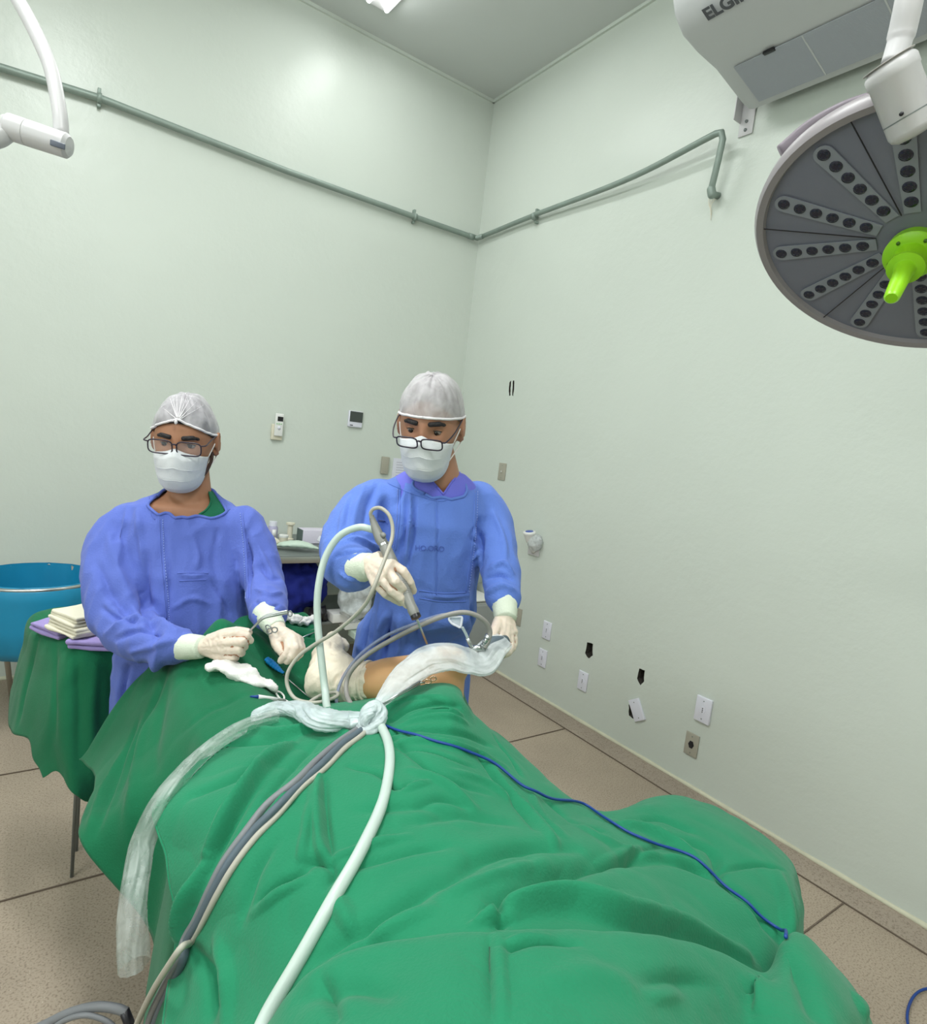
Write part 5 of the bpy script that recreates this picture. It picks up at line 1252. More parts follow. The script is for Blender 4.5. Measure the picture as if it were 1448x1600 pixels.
    for sg in (-1, 1):
        pts = []
        for k in range(28):
            t = 2 * math.pi * k / 28; cs, sn = math.cos(t), math.sin(t)
            pts.append(GL(sg * .0325 + .0265 * math.copysign(abs(cs) ** .5, cs), -.003, .0162 * math.copysign(abs(sn) ** .55, sn)))
        G().poly(pts, .001, F2).build('lens', M['lens_clear'], gl, smooth=False)
    # ---- gown
    g = G(); g.loft([ring(c, S_, Fb, a, b) for (c, a, b) in sp['torso']])
    for (pts, rad) in sp['sleeves']:
        q, r = path(pts, 22, rad); g.tube(q, r, 28)
        g.ell(q[0], (r[0],) * 3); g.ell(q[-1], (r[-1] * .9,) * 3)
    me = remesh(g.mesh(), .0052, 7, .6)
    fold(me, sp['folds'], 1.85, .85)
    def msk(co):
        z = co[:, 2]; return np.clip((1.45 - z) / .15, .25, 1)
    wrinkle(me, .0050, (22, 22, 4.5), sp['seed'], mask=msk); wrinkle(me, .0030, (15, 15, 15), sp['seed'] + 3)
    gme = me.copy()
    def collar(me_, bottom, up, roll):
        t0 = bvh(me_); fb = t0.ray_cast(CAM, ray(*bottom).normalized())[0]
        m0 = nb + V(0, 0, up); d = S_ + V(0, 0, roll); return [fb, m0, m0 + d * .1]
    loop = cut_plane(me, collar(me, sp['neckline'], sp['nup'], 0), near=nb, rad=.122)
    gown = link('surgical_gown', me, sp['gown'], body)
    tree = bvh(me)
    if len(loop) > 8:
        G().tube([loop[i] for i in range(0, len(loop), 2)], .0042, 8).build('collar_binding', sp['seam'], gown)
    def onp(pts, n, off):
        out = []
        for p in cr([(x, y, 0) for x, y in pts], n):
            r = ray(p[0], p[1]).normalized(); h = tree.ray_cast(CAM, r)
            if h[0] is not None: out.append(h[0] + (h[1] if h[1].dot(r) < 0 else -h[1]) * off)
        return out
    for (pts, w_, stitch) in sp['seams']:
        q = onp(pts, 40, .0004)
        if len(q) < 4: continue
        G().tube(q, .0016, 6).build('seam', sp['seam'], gown)
        if stitch:
            q2 = onp([(x + stitch, y) for x, y in pts], 80, .0012); g = G()
            for i in range(0, len(q2) - 1, 2): g.tube([q2[i], q2[i + 1]], .0009, 5)
            g.build('stitching', M['stitch'], gown)
    # scrub shirt below the gown
    g = G(); w3 = [.014, .008, -.004, -.015, -.022] if sp.get('vneck') else [.0, -.003, -.010, -.014, -.022]; g.loft([ring(c, S_, Fb, a + w3[k_], b + w3[k_] * .6) for k_, (c, a, b) in enumerate(sp['torso'][:5])])
    me = remesh(g.mesh(), .0055, 7, .6)
    lp2 = cut_plane(me, collar(me, sp['scrubline'], sp['sup'], sp['sroll']), near=nb, rad=.2, wedge=sp.get('vneck'))
    o = link('scrub_shirt', me, sp['scrub'], body)
    if len(lp2) > 8: G().tube([lp2[i] for i in range(0, len(lp2), 2)], .0028, 8).build('shirt_edge', sp['scrub'], o)
    # ---- gloves and cuffs
    for h in sp['hands']:
        me = remesh(hand_mesh(h, 1.0).mesh(), .0017, 3, .5); wrinkle(me, .0007, (90, 90, 90), 5)
        gv = link('latex_glove', me, M['glove'], body)
        a, w_ = h['arm'], h['wrist']; cu = h['cuff']
        q = crv([cu[0] + (cu[0] - cu[1]) * .35, cu[0].lerp(cu[1], .5), cu[1]], 14); rr = [cu[2]] * 3 + [cu[2] * .97, cu[2] * 1.0, cu[2] * .96, cu[2] * .97, cu[2] * .93, cu[2] * .92, cu[2] * .9, cu[2] * .88, cu[2] * .86, cu[2] * .84, cu[2] * .80]
        me = G().tube(q, rr, 30).mesh(); wrinkle(me, .0012, (70, 70, 70), 9)
        cf = link('glove_cuff', me, M['cuff'], gv)
    return body

M['cap_edge'] = mat('white_nonwoven_edge', (226, 222, 226), .8)
M['cap1'] = film('sheer_white_nonwoven', (214, 210, 216), .55)
M['cap2'] = film('white_nonwoven', (206, 202, 206), .60)
for k in ('cap1', 'cap2'): M[k].node_tree.nodes['Principled BSDF'].inputs['Roughness'].default_value = .8
M['stubble'] = mat('dark_stubble', (74, 54, 46), .8, bump=.5, bscale=400)
M['stitch'] = mat('pale_blue_stitch', (150, 170, 230), .8)
M['stitch_dark'] = mat('navy_stitch', (52, 70, 140), .8)
M['cuff_rim'] = mat('pinkish_cuff_rim', (226, 206, 204), .7)
m, nt, b = new_mat('clear_lens'); b.inputs['Base Color'].default_value = (.9, .92, 1, 1); b.inputs['Alpha'].default_value = .06; b.inputs['Roughness'].default_value = .05; M['lens_clear'] = m

def frame_from(a, b):
    S_ = (b - a); S_.z = 0; S_.normalize(); return S_, V(0, 0, 1).cross(S_).normalized() * 1.0
# ---- the younger man at the left
S1, F1 = frame_from(P(185, 825, 1.64), P(392, 815, 1.76))
if F1.dot(CAM - P(290, 900, 1.7)) < 0: F1 = -F1
hands1 = [
    dict(wrist=P(313, 1011, 1.425), arm=P(286, 1011, 1.44), cuff=(P(277, 1010, 1.445), P(317, 1011, 1.42), .0315),
         fingers=[[P(347, 993, 1.405), P(371, 990, 1.395), P(385, 994, 1.40), P(391, 1001, 1.41)],
                  [P(351, 1004, 1.395), P(378, 1003, 1.38), P(382, 1010, 1.405), P(366, 1010, 1.42)],
                  [P(350, 1015, 1.395), P(373, 1015, 1.382), P(377, 1020, 1.405), P(362, 1020, 1.42)],
                  [P(344, 1025, 1.405), P(364, 1026, 1.395), P(368, 1028, 1.412), P(356, 1028, 1.425)]],
         thumb=[P(328, 1000, 1.44), P(350, 990, 1.445), P(370, 986, 1.435), P(388, 988, 1.42)]),
    dict(wrist=P(433, 984, 1.49), arm=P(424, 966, 1.53), cuff=(P(417, 962, 1.53), P(432, 983, 1.495), .030),
         fingers=[[P(450, 1000, 1.455), P(451, 1013, 1.43), P(446, 1024, 1.425), P(439, 1032, 1.43)],
                  [P(458, 998, 1.46), P(461, 1013, 1.43), P(456, 1025, 1.425), P(449, 1033, 1.43)],
                  [P(464, 999, 1.465), P(468, 1013, 1.44), P(464, 1025, 1.435), P(457, 1032, 1.44)],
                  [P(467, 1001, 1.475), P(472, 1013, 1.455), P(469, 1022, 1.45), P(463, 1029, 1.45)]],
         thumb=[P(430, 993, 1.475), P(431, 1005, 1.455), P(436, 1014, 1.445), P(442, 1021, 1.44)]),
]
def h1edge(ph):
    f = (1 + math.cos(ph)) / 2; return math.radians(-10 + 44 * f ** 1.5)
def c1edge(ph):
    f = abs(math.atan2(math.sin(ph), math.cos(ph))); return math.radians(float(np.interp(f, [0, .5, 1.1, 1.6, 2.3, 3.15], [38, 31, 19, 10, 2, -6])))
person(dict(
    head=P(290, 688, 1.665), hscale=.965, yaw=-13, pitch=15, roll=0, skin=M['skin1'], hair=M['hair'], hairline=h1edge, capedge=c1edge, capmat=M['cap1'], seed=3, puff=.004, legx=.13, nd=1.69,
    label='younger person in a violet-blue gown, sheer cap and mask holding forceps at left', neckbase=P(297, 782, 1.71), S=S1, F=F1, gaze=-.05, gazex=-.25,
    pleats=[((277, 655), (262, 612), .0016), ((276, 655), (247, 631), .0014), ((277, 654), (276, 614), .0015), ((278, 654), (286, 612), .0015), ((279, 655), (301, 616), .0014), ((280, 655), (307, 627), .0013), ((280, 656), (318, 633), .0012), ((277, 655), (268, 612), .0011), ((279, 654), (294, 613), .0011)],
    knot=(0, .099, .078), stubble=True, glasses=(.117, .012, .05), gsc=1.10, gown=M['blue2'], seam=M['blue2'], scrub=M['scrub_green'],
    torso=[(P(298, 762, 1.72), .055, .05), (P(297, 775, 1.715), .085, .07), (P(294, 790, 1.71), .135, .085), (P(293, 812, 1.71), .178, .10), (P(292, 845, 1.71), .174, .112), (P(295, 890, 1.70), .160, .12), (P(298, 940, 1.70), .152, .122), (P(299, 990, 1.70), .158, .125),
           (V(.36, 1.815, .92), .165, .13), (V(.37, 1.82, .75), .175, .14), (V(.38, 1.82, .6), .18, .15), (V(.385, 1.82, .46), .18, .155)],
    arms=[(P(188, 835, 1.66), P(190, 975, 1.57), P(290, 1011, 1.44)), (P(395, 825, 1.74), P(412, 910, 1.68), P(420, 965, 1.53))],
    sleeves=[([P(205, 822, 1.67), P(182, 850, 1.65), P(178, 910, 1.60), P(190, 968, 1.555), P(232, 1000, 1.49), P(283, 1010, 1.445)], [.066, .074, .076, .070, .058, .042]),
             ([P(378, 822, 1.73), P(398, 860, 1.72), P(412, 910, 1.68), P(418, 945, 1.60), P(420, 966, 1.535)], [.060, .060, .055, .052, .041])],
    hands=hands1,
    neckline=(308, 806), nup=.030, scrubline=(302, 808), sup=.034, sroll=.30, 
    folds=[([(228, 870), (226, 915), (232, 960), (245, 1000)], .016, -.013), ([(170, 830), (185, 890), (205, 950)], .016, .008), ([(150, 880), (175, 930), (215, 975)], .014, -.008), ([(165, 990), (200, 965), (240, 968), (275, 985)], .010, .009), ([(180, 1000), (215, 985), (255, 992)], .008, -.007),
           ([(200, 1020), (240, 1010), (275, 1000)], .008, .006), ([(160, 950), (190, 968), (230, 962)], .008, -.008), ([(200, 790), (190, 840), (185, 880)], .010, .006), ([(215, 800), (222, 860), (225, 900)], .009, .007),
           ([(277, 897), (300, 900), (322, 897)], .005, .004), ([(330, 905), (345, 930), (360, 960)], .006, -.005), ([(300, 830), (310, 870), (305, 890)], .010, .004), ([(340, 830), (335, 880), (350, 930)], .010, -.004), ([(270, 950), (300, 935), (330, 945)], .008, .004),
           ([(385, 830), (390, 880), (388, 930)], .008, -.012), ([(405, 880), (420, 900), (437, 905)], .008, -.007), ([(400, 920), (420, 930), (440, 925)], .007, .006), ([(398, 940), (415, 950), (436, 945)], .005, -.006), ([(400, 845), (415, 880), (425, 900)], .007, .005),
           ([(255, 1000), (240, 1050), (225, 1100)], .014, .010), ([(200, 1040), (190, 1080), (185, 1130)], .012, -.010), ([(172, 1040), (168, 1090), (165, 1140)], .008, .008), ([(262, 985), (265, 900), (258, 830)], .006, -.004)],
    seams=[([(249, 812), (251, 860), (256, 920), (260, 968)], .001, 5), ([(379, 802), (384, 850), (387, 900), (388, 935)], .001, -4), ([(277, 896), (300, 895), (325, 896)], .001, 0), ([(280, 908), (300, 907), (322, 906)], .001, 0), ([(232, 770), (236, 800), (242, 812)], .001, 0)],
))
# ---- the surgeon in the middle
S2, F2_ = frame_from(P(575, 790, 1.55), P(765, 790, 1.62))
if F2_.dot(CAM - P(670, 900, 1.6)) < 0: F2_ = -F2_
hands2 = [
    dict(wrist=P(577, 880, 1.315), arm=P(562, 884, 1.35), cuff=(P(556, 888, 1.355), P(581, 884, 1.31), .0335),
         fingers=[[P(612, 882, 1.275), P(630, 893, 1.265), P(640, 910, 1.27), P(645, 923, 1.285)],
                  [P(606, 893, 1.255), P(618, 909, 1.235), P(627, 919, 1.245), P(633, 926, 1.26)],
                  [P(597, 904, 1.255), P(612, 923, 1.24), P(626, 934, 1.245), P(636, 945, 1.255)],
                  [P(588, 912, 1.265), P(602, 928, 1.26), P(616, 936, 1.27), P(626, 942, 1.28)]],
         thumb=[P(592, 872, 1.31), P(610, 880, 1.32), P(622, 893, 1.325), P(632, 906, 1.32)]),
    dict(wrist=P(790, 962, 1.44), arm=P(789, 945, 1.46), cuff=(P(788, 942, 1.465), P(790, 968, 1.43), .0305),
         fingers=[[P(783, 990, 1.40), P(779, 1006, 1.37), P(775, 1012, 1.36), P(768, 1016, 1.365)],
                  [P(790, 991, 1.405), P(790, 1012, 1.385), P(785, 1020, 1.37), P(777, 1022, 1.37)],
                  [P(796, 990, 1.415), P(798, 1010, 1.40), P(794, 1019, 1.385), P(787, 1023, 1.38)],
                  [P(801, 987, 1.425), P(803, 1004, 1.415), P(800, 1013, 1.40), P(794, 1018, 1.395)]],
         thumb=[P(780, 972, 1.425), P(774, 984, 1.395), P(770, 994, 1.375), P(766, 1001, 1.365)]),
]
def h2edge(ph):
    f = (1 + math.cos(ph)) / 2; return math.radians(-12 + 56 * f ** 1.6)
def c2edge(ph):
    f = abs(math.atan2(math.sin(ph), math.cos(ph))); return math.radians(float(np.interp(f, [0, .5, 1.1, 1.6, 2.3, 3.15], [23, 22, 18, 12, 3, -8])))
person(dict(
    head=P(673, 664, 1.50), hscale=.935, yaw=-11, pitch=21, roll=0, skin=M['skin2'], hair=M['ghair'], hairline=h2edge, capedge=c2edge, capmat=M['cap2'], seed=7, puff=.009, nd=1.57,
    label='surgeon in a bright blue gown with glasses low on the nose, holding the grey handpiece', neckbase=P(686, 752, 1.58), S=S2, F=F2_, gaze=-.35, gazex=-.1,
    pleats=[], glasses=(.134, -.004, .35), gsc=.95, gown=M['blue'], seam=M['blue'], scrub=M['scrub_blue'],
    torso=[(P(684, 735, 1.60), .055, .05), (P(682, 745, 1.60), .085, .07), (P(679, 758, 1.60), .125, .085), (P(674, 778, 1.60), .165, .10), (P(672, 815, 1.60), .160, .112), (P(670, 860, 1.61), .140, .112), (P(668, 910, 1.62), .128, .11), (P(664, 955, 1.63), .135, .11),
           (V(.88, 1.40, 1.08), .155, .115), (V(.885, 1.405, .95), .168, .12), (V(.895, 1.41, .75), .175, .125), (V(.90, 1.41, .52), .18, .13), (V(.90, 1.41, .34), .185, .135)],
    arms=[(P(585, 790, 1.56), P(542, 868, 1.46), P(564, 884, 1.35)), (P(758, 790, 1.64), P(782, 880, 1.56), P(788, 940, 1.465))],
    sleeves=[([P(592, 790, 1.56), P(568, 805, 1.54), P(546, 845, 1.485), P(540, 878, 1.43), P(552, 887, 1.385), P(562, 886, 1.355)], [.068, .072, .070, .060, .054, .046]),
             ([P(745, 790, 1.63), P(766, 820, 1.62), P(776, 865, 1.57), P(784, 905, 1.52), P(787, 938, 1.475)], [.066, .062, .052, .047, .042])],
    hands=hands2,
    neckline=(690, 777), nup=.038, scrubline=(688, 752), sup=.058, sroll=0,
    vneck=[(P(692, 772, 1.49), (ROT @ V(.76, .65, 0)).normalized()), (P(692, 772, 1.49), (ROT @ V(-.84, .54, 0)).normalized())],
    folds=[([(648, 775), (645, 830), (636, 885)], .005, -.008), ([(636, 775), (632, 830), (622, 870)], .006, -.007), ([(640, 770), (640, 830), (630, 890)], .004, .005), ([(620, 790), (628, 760), (622, 745)], .006, -.005), ([(600, 780), (598, 820), (592, 850)], .010, -.016),
           ([(570, 760), (555, 800), (548, 840)], .010, .007), ([(590, 755), (575, 790), (568, 830)], .009, -.007), ([(530, 850), (560, 845), (590, 855)], .008, .008), ([(525, 870), (545, 862), (560, 862)], .006, -.007), ([(528, 895), (540, 902), (552, 908)], .006, .005), ([(545, 775), (535, 815), (525, 850)], .008, .006),
           ([(750, 810), (752, 860), (748, 900)], .008, -.014), ([(745, 820), (735, 840), (750, 850)], .004, -.005), ([(740, 850), (748, 862), (735, 875)], .004, .005), ([(765, 890), (785, 880), (802, 895)], .007, .007), ([(760, 905), (780, 898), (800, 905)], .006, -.007), ([(762, 925), (785, 915), (804, 922)], .006, .006), ([(770, 800), (785, 840), (790, 875)], .007, .006),
           ([(683, 780), (683, 850), (682, 930)], .003, -.003), ([(660, 930), (700, 933), (735, 930)], .005, .004), ([(600, 960), (590, 1000), (575, 1035)], .009, .012), ([(610, 960), (605, 1000), (595, 1040)], .007, -.010), ([(580, 960), (568, 1000), (558, 1030)], .008, -.008), ([(625, 965), (625, 1000), (618, 1030)], .008, .008),
           ([(650, 960), (652, 1000)], .007, -.007), ([(735, 945), (738, 1000), (735, 1060)], .008, -.007), ([(715, 950), (715, 985)], .007, .005), ([(735, 1060), (732, 1100)], .007, .006)],
    seams=[([(625, 765), (624, 810), (618, 860)], .001, -4), ([(742, 768), (740, 820), (735, 870), (728, 925)], .001, 4), ([(683, 776), (683, 830), (682, 880), (682, 930)], .001, 0), ([(655, 923), (690, 927), (728, 926)], .001, 0), ([(655, 935), (690, 940), (728, 940)], .001, 0), ([(606, 755), (640, 770), (680, 782), (700, 780), (735, 757)], .001, 0)],
))

def gown_print():
    gown = [o for o in bpy.data.objects if o.name.startswith('surgical_gown')][-1]
    t = bpy.data.curves.new('chest_print', 'FONT'); t.body = 'HO.ORO'; t.size = 1; o = bpy.data.objects.new('t', t); COL.objects.link(o)
    dg = bpy.context.evaluated_depsgraph_get(); dg.update(); me = bpy.data.meshes.new_from_object(o.evaluated_get(dg)); bpy.data.objects.remove(o)
    bm = bmesh.new(); bm.from_mesh(me); bmesh.ops.subdivide_edges(bm, edges=bm.edges[:], cuts=2); bm.to_mesh(me); bm.free()
    tree = bvh(gown.data); w = max(v.co.x for v in me.vertices)
    for v in me.vertices:
        px = 648 + v.co.x / w * 46; py = 860 - v.co.y * 12 + v.co.x / w * 2; r = ray(px, py).normalized(); h = tree.ray_cast(CAM, r)
        if h[0] is not None: v.co = h[0] - r * .002
    link('chest_print', me, mat('faded_navy_print', (74, 98, 182), .9), gown, smooth=False)
gown_print()
# ------------------------------------------------------------------ hoses, cables and instruments
def tube_obj(name, pts, rad, m, n=60, seg=14, parent=None):
    q, r = path(pts, n, rad if hasattr(rad, '__len__') else [rad] * n)
    return G().tube(q, r, seg).build(name, m, parent)
def lay(pxs, r, lift=0.0, which=None):
    out = []
    pxs = [(p[0], p[1], p[2] if len(p) > 2 else 0) for p in pxs]
    if len(pxs) > 4: pxs = [tuple(x) for x in cr(pxs, len(pxs) * 5)]
    for p in pxs:
        q = on(p[0], p[1], r * .9 + lift + (p[2] if len(p) > 2 else 0), which)
        if q is not None: out.append(q)
    if len(out) > 8:
        a = np.array([tuple(v) for v in out]); top = a.copy()
        for k in range(14):
            a[1:-1] = (a[:-2] + 2 * a[1:-1] + a[2:]) / 4; a[:, 2] = np.maximum(a[:, 2], top[:, 2] - r * .5)
        for k in range(4): a[1:-1] = (a[:-2] + 2 * a[1:-1] + a[2:]) / 4
        out = [Vector(v) for v in a]
    return out

# upper white suction hose: from the handpiece down behind the plastic roll
tag(tube_obj('suction_hose', [P(584, 828, 1.33), P(560, 824, 1.335), P(530, 838, 1.34), P(508, 872, 1.34), P(497, 920, 1.33), P(496, 970, 1.32), P(502, 1030, 1.30), P(508, 1080, 1.28), P(512, 1108, 1.22), P(530, 1124, 1.20), P(572, 1126, 1.13)],
             .0078, M['hose_white'], 90, 18), 'milky white suction hose arching from the grey handpiece down past the foot', 'hose')
# lower white suction hose lying on the drape
pts = [P(578, 1124, 1.11)] + lay([(594, 1140, .003), (606, 1160), (612, 1195), (606, 1240), (588, 1290), (560, 1345), (528, 1405), (492, 1472), (462, 1525), (440, 1562), (424, 1592), (410, 1625)], .0082, 0, [1])
tag(tube_obj('suction_hose', pts, [.0078] * 20 + [.0082] * 40, M['hose_white'], 110, 18), 'milky white suction hose running down the green drape from the knot', 'hose')
# bundle towards lower left
def bundle(name, offs, r, m, label, cat, tail):
    base = [(566, 1146), (535, 1168), (500, 1198), (465, 1230), (428, 1268), (394, 1308), (362, 1352), (338, 1396), (318, 1436), (300, 1466)]
    pts = [P(578, 1128, 1.11)]
    nrm_ = []
    for i, b in enumerate(base):
        a = base[max(0, i - 1)]; c = base[min(len(base) - 1, i + 1)]; dx, dy = c[0] - a[0], c[1] - a[1]; L = math.hypot(dx, dy)
        t = i / (len(base) - 1); w = offs * (.55 + .45 * math.sin(math.pi * min(1, t * 1.15)))
        pts += lay([(b[0] - dy / L * w, b[1] + dx / L * w)], r, .001)
    pts += [P(*t) for t in tail]
    return tag(tube_obj(name, pts, r, m, 110, 14), label, cat)
bundle('grey_camera_cable', 9, .0056, M['hose_grey'], 'thick grey cable, left edge of the bundle running to the lower left', 'cable', [(278, 1500, .80), (255, 1545, .84), (235, 1590, .9), (220, 1650, .95)])
bundle('slate_light_cable', 0, .0060, M['hose_dark'], 'dark slate cable in the middle of the bundle on the drape', 'cable', [(284, 1504, .80), (262, 1550, .84), (242, 1600, .9), (228, 1655, .95)])
bundle('beige_cable', -9, .0044, M['hose_tan'], 'light beige cable, right edge of the bundle on the drape', 'cable', [(284, 1480, .77), (264, 1508, .78), (238, 1550, .83), (214, 1600, .92), (196, 1650, 1.0)])
# handpiece cable: loop above the hand, along it, ring in front of the foot
tag(tube_obj('handpiece_cable', [P(581, 812, 1.315), P(579, 802, 1.31), P(584, 795, 1.305), P(595, 794, 1.295), P(607, 804, 1.285), P(613, 822, 1.28), P(612, 842, 1.27), P(604, 866, 1.245), P(594, 892, 1.22), P(583, 920, 1.205), P(570, 945, 1.22), P(548, 968, 1.25), P(520, 990, 1.28), P(490, 1008, 1.30),
              P(466, 1026, 1.31), P(450, 1050, 1.305), P(449, 1072, 1.30), P(462, 1092, 1.285), P(490, 1098, 1.28), P(515, 1093, 1.285), P(527, 1087, 1.30), P(524, 1082, 1.31), P(506, 1085, 1.31), P(488, 1094, 1.30), P(480, 1104, 1.28), P(500, 1114, 1.22), P(560, 1126, 1.14)],
             .0040, M['hose_tan'], 200, 12), 'thin beige-grey cable looping from the handpiece in front of the bandaged foot', 'cable')
# light cable and inflow tube arching to the scope
tag(tube_obj('light_cable', [P(575, 1128, 1.13), P(556, 1110, 1.20), P(543, 1090, 1.28), P(541, 1068, 1.315), P(550, 1046, 1.32), P(575, 1022, 1.32), P(615, 998, 1.30), P(655, 978, 1.28), P(695, 962, 1.27), P(728, 957, 1.27), P(753, 967, 1.28), P(765, 984, 1.29), P(763, 1000, 1.29), P(757, 1012, 1.29)],
             .0052, M['cable_grey'], 120, 14), 'thick grey light cable arching over the leg to the scope', 'cable')
tag(tube_obj('inflow_tube', [P(570, 1126, 1.14), P(540, 1112, 1.22), P(526, 1098, 1.30), P(530, 1072, 1.335), P(545, 1044, 1.34), P(568, 1018, 1.34), P(606, 992, 1.33), P(650, 974, 1.31), P(690, 961, 1.29), P(715, 962, 1.28)],
             .0036, film('soft_clear_tube', (150, 160, 190), .6), 90, 12), 'thin translucent inflow tube running just above the grey light cable', 'tube')
# blue cord
tag(tube_obj('blue_wire', [P(594, 1130, 1.11)] + lay([(604, 1140), (630, 1150), (670, 1158), (715, 1170), (755, 1187), (782, 1207), (805, 1228), (830, 1246), (860, 1256), (893, 1256), (915, 1262), (940, 1284), (975, 1305), (1010, 1322), (1045, 1331), (1075, 1339), (1100, 1356), (1118, 1378), (1145, 1402), (1172, 1426), (1200, 1445), (1222, 1462), (1232, 1474)], .0024, .005), .0024, M['blue_cord'], 200, 8),
    'long dark blue cord winding across the green drape to its right edge', 'cord')
tag(tube_obj('blue_wire', [Pz(1470, 1542, .01), Pz(1440, 1547, .01), Pz(1424, 1562, .01), Pz(1417, 1590, .01), Pz(1425, 1630, .01)], .004, M['blue_cord'], 30, 8), 'short curl of dark blue cord on the floor at the lower right', 'cord')
# cables on the floor stand at lower left
tag(tube_obj('floor_cable', [P(20, 1625, 1.2), P(70, 1601, 1.18), P(110, 1582, 1.17), P(150, 1573, 1.16), P(182, 1576, 1.16), P(197, 1582, 1.16)], .0085, M['hose_grey'], 40, 14), 'thick dark grey cable arching in at the lower left corner', 'cable')
tag(tube_obj('floor_cable', [P(60, 1625, 1.17), P(95, 1598, 1.16), P(125, 1587, 1.15), P(150, 1589, 1.15), P(175, 1602, 1.15), P(190, 1630, 1.15)], .005, M['hose_grey'], 40, 12), 'thinner grey cable beneath the thick one at the lower left corner', 'cable')
tag(G().tube([P(194, 1579, 1.16), P(202, 1598, 1.16), P(208, 1650, 1.16), P(212, 1700, 1.16)], .009, 12).build('cable_hook', M['black']), 'black upright hook end carrying the grey cable at the lower left', 'hook')

# ---- motor handpiece (shaver)
def shaver():
    a = P(600, 851, 1.30); b = P(649, 962, 1.235); ax = (b - a).normalized(); L = (b - a).length
    root = empty('shaver_handpiece', a); tag(root, 'grey pen-like motor handpiece held in the surgeon\'s raised hand', 'surgical handpiece')
    G().lathe([(0, 0), (0, .0115), (.012, .0125), (.03, .0125), (.055, .0130), (.085, .0135), (L * .72, .0125), (L * .86, .0102), (L * .93, .0112), (L * .985, .0100), (L, .009), (L, 0)], a, ax, 32).build('body', M['shaver'], root, auto=True)
    G().lathe([(-.003, .0100), (-.001, .0122), (.004, .0122)], a, ax, 28, True).build('steel_collar', M['steel'], root, auto=True)
    q, r = path([a, P(594, 842, 1.305), P(588, 828, 1.31), P(583, 815, 1.315), P(580, 805, 1.315)], 16, [.0105, .0118, .0100, .0072, .0050]); G().tube(q, r, 20).build('tail', M['shaver'], root)
    G().ell(P(598, 836, 1.298), (.006, .010, .006)).build('lever', M['shaver'], root)
    G().lathe([(0, .0105), (.007, .0105), (.009, .006)], b - ax * .002, ax, 26, True).build('black_ring', M['black'], root, auto=True)
    tip = P(667, 1006, 1.235 + .045)
    G().tube([b, b.lerp(tip, .5), tip], [.0028, .0022, .002], 12).build('blade_tube', M['steel'], root)
    for k in range(8):
        G().lathe([(L * .55 + k * .004, .0134 - k * .0001), (L * .55 + k * .004 + .0015, .0134 - k * .0001)], a, ax, 24).build('grip_groove', mat('grip_grey', (112, 112, 110), .6) if k == 0 else bpy.data.materials['grip_grey'], root)
shaver()

# ---- arthroscope
def scope():
    c = P(742, 1018, 1.30); root = empty('arthroscope', c); tag(root, 'small steel scope with taps and light post above the knee', 'scope')
    G().tube([P(733, 1013, 1.30), P(757, 1012, 1.295)], [.0062, .0062], 18).build('bridge', M['steel'], root)
    G().lathe([(-.008, .0068), (.008, .0068)], P(741, 1017, 1.30), (ray(741, 1017) * -1).normalized(), 20, True).build('hub', M['steel'], root, auto=True)
    G().tube([P(730, 997, 1.29), P(738, 1014, 1.298)], [.0042, .0040], 14).build('tap', M['steel'], root)
    G().tube([P(738, 1016, 1.30), P(748, 1039, 1.31)], [.0028, .0024], 12).build('needle', M['steel'], root)
    G().tube([P(733, 1024, 1.30), P(742, 1020, 1.30)], [.0035, .0035], 12).build('lever', M['steel_dull'], root)
    G().tube([P(763, 992, 1.288), P(759, 1002, 1.29), P(753, 1013, 1.293)], [.0062, .0058, .0048], 16).build('light_post', M['steel'], root)
    for t in (.2, .5, .8):
        q = P(763, 992, 1.288).lerp(P(753, 1013, 1.293), t); G().lathe([(-.0015, .0068), (.0015, .0068)], q, P(753, 1013, 1.293) - P(763, 992, 1.288), 16, True).build('post_ring', M['steel_dull'], root)
    G().tube(crv([P(722, 980, 1.28), P(727, 989, 1.285), P(731, 998, 1.29)], 8), .003, 10).build('clear_tube', M['plastic_dense'], root)
    # camera head inside the plastic sleeve
    G().tube([P(757, 1014, 1.31), P(772, 1006, 1.33), P(790, 1003, 1.35)], [.013, .017, .015], 22).build('camera_head', M['hose_dark'], root)
scope()
def clip():
    root = empty('tube_clamp', P(711, 972, 1.27)); tag(root, 'white translucent roller clamp on the inflow tube in front of the blue gown', 'clamp')
    pts = [(701, 968), (703, 964), (712, 964), (721, 964), (721, 972), (719, 980), (714, 978), (706, 974)]
    lp = [P(x, y, 1.27) for x, y in pts]; lp = crv(lp + [lp[0]], 40)
    G().tube(lp, .0024, 8, cap=False).build('clamp_frame', M['plate_white'], root)
    G().poly([P(x, y, 1.272) for x, y in pts], .002, ray(711, 972).normalized()).build('clamp_web', M['plastic'], root, smooth=False)
clip()

